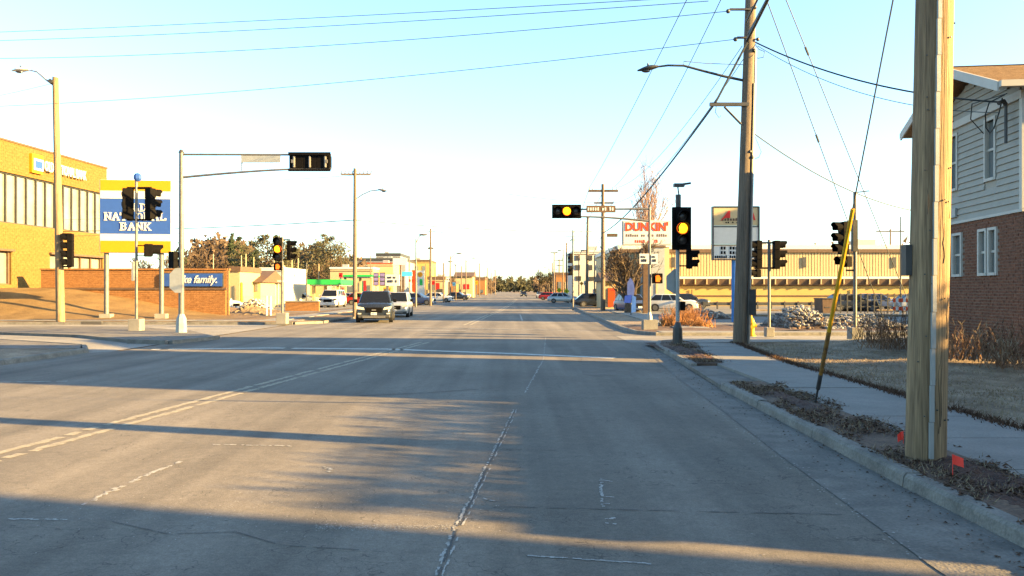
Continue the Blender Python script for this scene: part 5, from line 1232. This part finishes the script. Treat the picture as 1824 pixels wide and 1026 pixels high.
# ------------------------------------------------------------------ trees and shrubs
def grow(trunk, twigs, p, d, ln, r, lev, rnd, spread=.5, seg=3, leaves=6, lw=.03, upb=.15, droop=0):
    pts = [p]; q = p.copy(); dd = d.copy()
    for i in range(seg):
        dd = (dd+Vector((rnd.gauss(0, .12), rnd.gauss(0, .12), rnd.gauss(0, .08)+upb*.2))).normalized(); q = q+dd*ln/seg; pts.append(q.copy())
    trunk.tube(pts, r, 5 if lev > 2 else 3, r*.6, caps=False)
    if lev == 0:
        for i in range(leaves):
            a = pts[rnd.randint(0, seg)]; e = (dd+Vector((rnd.gauss(0, .7), rnd.gauss(0, .7), rnd.gauss(0, .5)))).normalized()*ln*rnd.uniform(.5, 1.1)
            s = Vector((-e.y, e.x, e.z*.2)).normalized()*lw
            twigs.add([a-s, a+s, a+e], [(0, 1, 2)])
        return
    for i in range(rnd.choice((2, 3, 3))+(1 if lev > 2 else 0)):
        t_ = rnd.uniform(.45, 1) if i else 1; a = pts[min(seg, int(t_*seg))]
        e = (dd+Vector((rnd.gauss(0, spread), rnd.gauss(0, spread), rnd.gauss(.1, spread*.5)+upb))).normalized()
        grow(trunk, twigs, a, e, ln*rnd.uniform(.62, .82), r*.55, lev-1, rnd, spread, seg, leaves, lw, upb)
def bare_tree(label, x, y, h, m_t='bark', m_w='twig', lev=4, seed=1, spread=.5, r=None, lw=.03, leaves=6, grp=None, upb=.15, z=0, name='bare_tree'):
    t = thing(name, label, 'tree', (x, y, z), grp); rnd = random.Random(seed); a, b = MB(), MB()
    grow(a, b, Vector((x, y, z)), Vector((rnd.gauss(0, .04), 0, 1)), h*.32, r or h*.02, lev, rnd, spread, 3, leaves, lw, upb)
    a.build('trunk', M[m_t], t); b.build('crown', M[m_w], t, kind='stuff'); return t
def leafy(name, label, x, y, h, w_, m_, seed=1, conif=False, grp=None, n=900, ls=.22, base=.12):
    t = thing(name, label, 'tree', (x, y, 0), grp); rnd = random.Random(seed)
    MB().tube([(x, y, 0), (x+rnd.gauss(0, .2), y, h*.5), (x, y, h*.92)], h*.025, 6, h*.004).build('trunk', M['bark'], t)
    b = MB(); cl = []
    for k in range(26):
        v = rnd.uniform(base, 1); rad = (w_/2)*((1-v)**.75 if conif else math.sin(math.pi*min(1, .12+v*.86))**.6)
        a = rnd.uniform(0, 6.28); q = rnd.uniform(.35, 1); cl.append((x+math.cos(a)*rad*q, y+math.sin(a)*rad*q, h*v, max(.25, rad*.42)))
    for i in range(n):
        cx_, cy_, cz, cr = rnd.choice(cl); p = Vector((cx_+rnd.gauss(0, cr*.6), cy_+rnd.gauss(0, cr*.6), cz+rnd.gauss(0, cr*.45)))
        e = Vector((rnd.gauss(0, 1), rnd.gauss(0, 1), rnd.gauss(0, .7))).normalized()*ls*rnd.uniform(.6, 1.5); s = e.orthogonal().normalized()*ls*.45
        b.add([p-s, p+s, p+e], [(0, 1, 2)])
    b.build('crown', M[m_], t, kind='stuff'); return t
trl = [(342, 428, 'b'), (352, 432, 'b'), (365, 422, 'b'), (377, 420, 'b'), (390, 428, 'b'), (402, 435, 'b'), (414, 418, 'c'), (426, 422, 'c'), (440, 432, 'o'), (452, 424, 'c'), (463, 432, 'b'), (477, 420, 'o'), (490, 418, 'c'), (500, 424, 'o'),
       (512, 444, 'b'), (524, 438, 'b'), (537, 440, 'b'), (548, 436, 'b'), (563, 426, 'o'), (576, 419, 'o'), (588, 424, 'o'), (600, 438, 'b'), (612, 458, 'b'), (260, 430, 'b'), (300, 424, 'b'), (322, 430, 'c')]
HN = ['just right of the mast arm pole', 'between mast arm pole and wall sign right end', 'over the middle of the blue wall sign', 'tall one over the blue wall sign', 'over the right end of the blue wall sign',
 'just right of the blue wall sign', 'left of a close pair in the treeline', 'right of a close pair over the brown restaurant', 'over the brown roofed restaurant', 'between restaurant and cupola, pointed', 'left of the white cupola',
 'directly behind the white cupola', 'touching the amber signal post on its left', 'directly behind the amber signal post', 'first one right of the amber signal post', 'low one between signal post and green canopy', 'left of the green canopy', 'over the left end of the green canopy',
 'left edge of the big dark clump', 'highest in the big dark clump', 'right half of the big dark clump', 'right edge of the big dark clump', 'shortest, before the grey warehouse', 'behind the left leg of the bank sign', 'behind the right leg of the bank sign', 'peeking left of the mast arm pole']
kinds = {'b': 'brown bare tree', 'c': 'dark green pine', 'o': 'olive crowned tree'}
ref = ['right of the mast arm pole', 'over the blue wall sign', 'left of the brown roofed restaurant', 'over the brown roofed restaurant', 'behind the cupola', 'behind the amber signal post', 'above the green canopy', 'left of the grey warehouse']
for k, (px_, yt, kd) in enumerate(trl):
    Y_ = 150+((k*37) % 40); x = wx(px_, Y_); h = wz(yt, Y_)
    hint = ('standing behind the bank sign' if px_ < 330 else ref[0] if px_ < 355 else ref[1] if px_ < 392 else ref[2] if px_ < 420 else ref[3] if px_ < 460 else ref[4] if px_ < 492 else ref[5] if px_ < 545 else ref[6] if px_ < 592 else ref[7])
    lab = kinds[kd]+' '+HN[k]
    g = 'treeline behind the left lots'
    if kd == 'b': bare_tree(lab, x, Y_, h, 'twig_dark', 'twig', 4, k+3, .55, lw=.075, leaves=9, grp=g)
    elif kd == 'c': leafy('pine_tree', lab, x, Y_, h, h*.42, 'needles', k, True, g, 1300, .42)
    else: leafy('broad_tree', lab, x, Y_, h, h*.75, 'olive', k, False, g, 1700, .40, .25)
# low far thicket behind the lots, far wood at the vanishing point
def thicket(name, label, p0, p1, Y, ytop, m_, n, ls, seed, dep=12):
    rnd = random.Random(seed); b = MB(); x0, x1 = wx(p0, Y), wx(p1, Y); ht = wz(ytop, Y)
    ph = [rnd.uniform(0, 6) for _ in range(5)]
    for i in range(n):
        x = rnd.uniform(x0, x1); u = (x-x0)/(x1-x0)*(p1-p0)
        top = ht*(.68+.16*math.sin(u*.31+ph[0])+.10*math.sin(u*.83+ph[1])+.06*math.sin(u*2.1+ph[2])); z = top*rnd.random()**.6
        p = Vector((x, Y+rnd.uniform(0, dep), z)); e = Vector((rnd.gauss(0, .6), rnd.gauss(0, .3), abs(rnd.gauss(.6, .5)))).normalized()*ls*rnd.uniform(.5, 1.4); s = Vector((e.z, .2, -e.x)).normalized()*ls*.35
        b.add([p-s, p+s, p+e], [(0, 1, 2)])
    return tag(b.build(name, M[m_]), label, 'trees', kind='stuff')
thicket('far_thicket', 'brown bare thicket behind the lots on the left', 310, 640, 200, 452, 'twig', 7000, 1.3, 1, 25)
thicket('far_thicket', 'dense brown bare wood behind the blue wall sign', 325, 412, 185, 414, 'twig', 9000, 1.2, 11, 20)
thicket('far_thicket', 'brown bare wood behind the amber signal post', 500, 566, 185, 432, 'twig', 5000, 1.1, 12, 20)
thicket('far_wood', 'dark far wood across the end of the road', 780, 1060, 950, 493, 'olive', 6000, 4.0, 2, 60)
thicket('far_wood', 'brown far wood left of the vanishing road', 700, 880, 420, 490, 'twig', 3500, 2.0, 3, 30)
thicket('far_wood', 'brown far wood right of the vanishing road', 955, 1160, 300, 492, 'twig_dark', 4000, 1.6, 4, 30)
thicket('far_wood', 'far brown wood behind the tan store', 1480, 1900, 330, 425, 'twig', 2500, 2.4, 5, 30)
for k, (px_, yt, Y_) in enumerate([(962, 478, 240), (974, 470, 228), (984, 476, 205)]):
    bare_tree(['left tree of the sparse group on the right kerb far away', 'tallest tree of the sparse group on the right kerb far away', 'right tree of the sparse group on the right kerb far away'][k], wx(px_, Y_), Y_, wz(yt, Y_), 'twig_dark', 'olive', 4, 40+k, .5, lw=.12, leaves=8, grp='sparse trees on the far right kerb')
bare_tree('tall pale pinkish bare tree rising behind the orange lettered sign', wx(1125, 92), 92, wz(345, 92)*1.38, 'twig_pink', 'twig_pink', 5, 21, .44, lw=.03, leaves=8, upb=.42)
bare_tree('dark many branched bare tree left of the brown sign post', wx(1118, 58), 58, wz(425, 58)*1.25, 'bark', 'twig_dark', 5, 31, .62, r=.26, lw=.03, leaves=6)
bare_tree('dark leaning bare tree between crossarm pole and brown post', wx(1136, 64), 64, wz(430, 64)*1.15, 'bark', 'twig_dark', 4, 33, .6, r=.25, lw=.035, leaves=8)
leafy('dense_shrub_tree', 'dense dark tree crown above the little shingled shop', wx(1096, 84), 84, wz(446, 84), 3.0, 'twig_dark', 5, False, None, 1200, .28, .35)
def shrub(name, label, x, y, w_, h, m_, n=60, seed=1, z=.1, lw=.006, dep=None, grp=None, tw=5):
    rnd = random.Random(seed); t = thing(name, label, 'shrub', (x, y, z), grp); a, b = MB(), MB(); dep = dep or w_
    for i in range(n):
        p = Vector((x+rnd.gauss(0, w_*.22), y+rnd.gauss(0, dep*.22), z)); d = Vector((rnd.gauss(0, .35), rnd.gauss(0, .35), 1)).normalized(); L_ = h*rnd.uniform(.55, 1)
        pts = [p]; 
        for k in range(4): d = (d+Vector((rnd.gauss(0, .16), rnd.gauss(0, .16), 0))).normalized(); pts.append(pts[-1]+d*L_/4)
        a.tube(pts, lw*1.6, 3, lw*.6, caps=False)
        for k in range(tw):
            q = pts[rnd.randint(1, 4)]; e = (d+Vector((rnd.gauss(0, .6), rnd.gauss(0, .6), rnd.gauss(0, .4)))).normalized()*L_*rnd.uniform(.15, .38); s = Vector((-e.y, e.x, 0)).normalized()*lw
            b.add([q-s, q+s, q+e], [(0, 1, 2)])
    a.build('stems', M[m_], t, kind='stuff'); b.build('twigs', M['straw' if m_ == 'straw' else 'leaf' if seed % 2 else 'blade'], t, kind='stuff'); return t
shrub('bare_bush', 'reddish bare bush left of the nearest pole', wx(1592, 21), 21, 2.0, 1.25, 'twig_red', 130, 1, z=.2)
shrub('bare_bush', 'low reddish bush farther left of the nearest pole', wx(1560, 23.5), 23.5, 1.3, .8, 'twig_red', 70, 2, z=.2)
for k, (px_, Y_, h_, lab) in enumerate([(1702, 17.6, .95, 'bare bush right against the nearest pole before the brick wall'), (1738, 17.3, .8, 'second bare bush from the nearest pole before the brick wall'), (1775, 16.8, .95, 'third bare bush from the pole, under the paired windows'), (1812, 16.3, 1.05, 'bare bush at the right edge of the picture by the house corner'), (1795, 15.6, .7, 'low bare bush in front of the house corner')]):
    shrub('bare_bush', lab, wx(px_, Y_), Y_, 1.1, h_*.9, 'twig_red', 42, 10+k, z=.22, grp='bare bushes along the brick wall', tw=7, lw=.007)
shrub('dead_grass_clump', 'big bright orange clump of dead ornamental grass on the far corner', wx(1222, 37.5), 37.5, 2.0, 1.0, 'straw', 260, 21, lw=.009)
shrub('dead_grass_clump', 'small orange dead grass clump left of the bigger one', wx(1196, 36.2), 36.2, 1.0, .6, 'straw', 160, 22, lw=.012)
shrub('dead_grass_clump', 'low straw tuft at the left foot of the orange clump', wx(1245, 35.8), 35.8, 1.4, .45, 'straw', 160, 23, lw=.012)
# rubble and snow heap
def rubble(label, x0, x1, y0, y1, h, n, seed, m_='stone'):
    heap('dirt_heap', x0, x1, y0, y1, 26, h, M['dirt'], label.replace('loose stones', 'earth')+' beneath the stones', 'heap', z=.1, seed=seed)
    rnd = random.Random(seed+1); b = MB()
    for i in range(n):
        u, v = rnd.random(), rnd.random(); e = (math.sin(math.pi*u)*math.sin(math.pi*v))**.6; s = rnd.uniform(.03, .11)
        b.ball((x0+(x1-x0)*u, y0+(y1-y0)*v, .08+h*e*rnd.uniform(.6, 1.05)), s, 5, 3, (rnd.uniform(.7, 1.5), rnd.uniform(.7, 1.3), rnd.uniform(.4, .9)))
    return tag(b.build('rubble', M[m_]), label, 'rubble', kind='stuff')
rubble('heap of pale loose stones and dirty snow right of the short signal post', wx(1385, 36), wx(1475, 36), 34.5, 38.5, .95, 620, 4)
rubble('low spread of loose stones behind the yellow guard', wx(1465, 35), wx(1615, 35), 34, 38, .55, 620, 8)
rubble('dark shaded row of loose stones before the tan store', wx(1212, 48), wx(1300, 48), 47, 50, .55, 260, 12)
rubble('white heap of old snow and loose stones by the left restaurant', wx(418, 60), wx(472, 60), 59.5, 63, 1.05, 420, 16, 'white')
heap('earth_bank', wx(410, 54), wx(500, 54), 52, 57, 24, .8, M['land'], 'low sandy bank right of the orange brick wall', 'earth bank', seed=9)
# hydrant
hx = G(1338, 599, .12); t = thing('fire_hydrant', 'yellow fire hydrant right of the corner utility pole', 'hydrant', hx)
b = MB(); prof = [(0, .17), (.05, .17), (.051, .12), (.45, .12), (.451, .15), (.5, .15), (.501, .13), (.6, .10), (.68, .04), (.75, .03)]
for (z0, r0), (z1, r1) in zip(prof, prof[1:]): b.tube([hx+Vector((0, 0, z0)), hx+Vector((0, 0, z1+.001))], r0, 12, r1)
b.build('barrel', M['bright_yellow'], t, smooth=True)
for dx, r_, zz in ((-1, .055, .38), (1, .055, .38)): MB().tube([hx+Vector((dx*.1, 0, zz)), hx+Vector((dx*.2, 0, zz))], r_, 10).build('nozzle', M['bright_yellow'], t)
MB().tube([hx+Vector((0, -.1, .34)), hx+Vector((0, -.2, .34))], .075, 10).build('pumper_cap', M['bright_yellow'], t)
# marker flags
for k, (px_, py_, h_, dx_, lab) in enumerate([(1697, 850, .20, .07, 'red marker flag in the leaves right of the nearest pole'), (1609, 790, .13, -.05, 'red marker flag peeking from behind the left of the nearest pole')]):
    p = G(px_, py_, .12); t = thing('marker_flag', lab, 'flag', p, 'utility marker flags')
    MB().tube([p, p+Vector((0, 0, h_))], .003, 4).build('wire_stake', M['flag'], t)
    b = MB(); vs = []; fs = []
    for i in range(5):
        u = i/4; ripple = .012*math.sin(u*5)
        vs += [p+Vector((dx_*u*1.3, ripple, h_-.085-.03*u)), p+Vector((dx_*u*1.3, ripple+.008, h_-.035*u))]
    fs = [(2*i, 2*i+2, 2*i+3, 2*i+1) for i in range(4)]
    b.add(vs, fs); o = b.build('flag_cloth', M['flag'], t); sm = o.modifiers.new('solid', 'SOLIDIFY'); sm.thickness = .002
# twigs lying on the verge and in the gutter
r = random.Random(12)
for k in range(1):
    b = MB()
    for i in range(160):
        x, y, z_ = on_verge(r); a = r.uniform(0, 3.14); L_ = r.uniform(.04, .2); p = Vector((x, y, z_+.02)); b.tube([p, p+Vector((math.cos(a)*L_, math.sin(a)*L_, r.uniform(0, .03)))], .003, 3)
    tag(b.build('fallen_twigs', M['bark']), 'thin dark twigs lying on the leaf strewn verge', 'twigs', kind='stuff')
# guard rail and fence before the tan store
t = thing('guard_rail', 'long dark guard rail in front of the tan store', 'guard rail', (wx(1290, 74), 74, 0))
MB().box(wx(1200, 74), wx(1470, 74), 74, 74.08, .38, .68).build('rail', M['dark_steel'], t)
for k in range(12): x = wx(1204+k*24, 74); MB().box(x, x+.14, 73.93, 73.995, 0, .75).build('post', M['dark_steel'], t)
t = thing('fence', 'dark open rail fence behind the rubble at right', 'fence', (wx(1545, 60), 60, 0))
for zz in (.5, .95, 1.4): MB().box(wx(1482, 60), wx(1640, 60), 60, 60.06, zz, zz+.08).build('rail', M['dark_steel'], t)
for k in range(14): x = wx(1484+k*12, 60); MB().box(x, x+.09, 59.95, 59.998, 0, 1.55).build('post', M['dark_steel'], t)
t = thing('dumpster', 'dark brown dumpster standing left of the rail fence', 'dumpster', (wx(1474, 58), 58, 0))
b = MB(); b.prism([(wx(1466, 58), .12), (wx(1483, 58), .12), (wx(1484, 58), 1.15), (wx(1465, 58), 1.15)], 58, 59.6, Frame(), 'y'); b.build('bin', M['brown'], t)
MB().box(wx(1464.5, 58), wx(1484.5, 58), 57.95, 59.7, 1.152, 1.22).build('lid', M['dark_steel'], t); MB().box(wx(1470, 58), wx(1479, 58), 57.97, 57.998, .5, .56).build('handle', M['dark_steel'], t)
for k, px_ in enumerate((1598, 1611)):
    Y_ = 52; x = wx(px_, Y_); t = thing('road_barrier', ['left orange and white barrier beside the nearest pole', 'right orange and white barrier beside the nearest pole'][k], 'barrier', (x, Y_, 0), 'orange and white barriers')
    for j in range(2): 
        for i in range(3): MB().box(x-.26+i*.175, x-.26+(i+1)*.175-.004, Y_, Y_+.04, .45+j*.55, .7+j*.55).build('rail_block', M['orange' if i % 2 == 0 else 'sign_white'], t)
    for dx in (-.2, .2): MB().box(x+dx-.03, x+dx+.03, Y_+.042, Y_+.08, 0, 1.3).build('leg', M['sign_white'], t)
# small clutter of the left corner
t = thing('bollard', 'bright yellow post before the brown roofed restaurant', 'post', (wx(430, 70), 70, 0)); MB().tube([(wx(430, 70), 70, 0), (wx(430, 70), 70, wz(505, 70))], .12, 8).ball((wx(430, 70), 70, wz(505, 70)), .12, 8, 4).build('pipe', M['bright_yellow'], t)
t = thing('bollard', 'white post pair left of the far corner signal', 'post', (wx(482, 52), 52, 0))
for px_ in (482, 475): MB().tube([(wx(px_, 52), 52, 0), (wx(px_, 52), 52, wz(527, 52))], .07, 8).build('pipe', M['sign_white'], t)
t = thing('retaining_wall', 'low brown wall at the back of the lot right of the far corner signal', 'wall', (wx(537, 66), 66, 0)); MB().box(wx(508, 66), wx(568, 66), 66, 66.3, 0, .82).build('wall_core', M['brick_orange'], t); MB().box(wx(507, 66), wx(569, 66), 65.95, 66.35, .822, .9).build('coping', M['concrete'], t)

# unseen twig screen, added so its thinning top softens the shade on the road
rnd = random.Random(5); b = MB()
for i in range(15000):
    z = rnd.uniform(2.3, 3.75) if rnd.random() < .75 else 3.75+.9*rnd.random()**1.4; p = Vector((rnd.uniform(13.9, 15.3), rnd.uniform(2.1, 8.4), z)); e = Vector((rnd.gauss(0, 1), rnd.gauss(0, 1), rnd.gauss(0, 1))).normalized()*.15; s_ = e.orthogonal().normalized()*.045
    b.add([p-s_, p+s_, p+e], [(0, 1, 2)])
for i in range(60):
    p = Vector((rnd.uniform(14, 15.2), rnd.uniform(2.2, 8.3), 0)); b.tube([p, p+Vector((rnd.gauss(0, .2), rnd.gauss(0, .2), rnd.uniform(2.8, 4.0)))], .02, 3, .006)
tag(b.build('shading_hedge', M['twig_dark']), 'tall unseen twig screen added to soften the shade on the road', 'shading_hedge', kind='stuff')
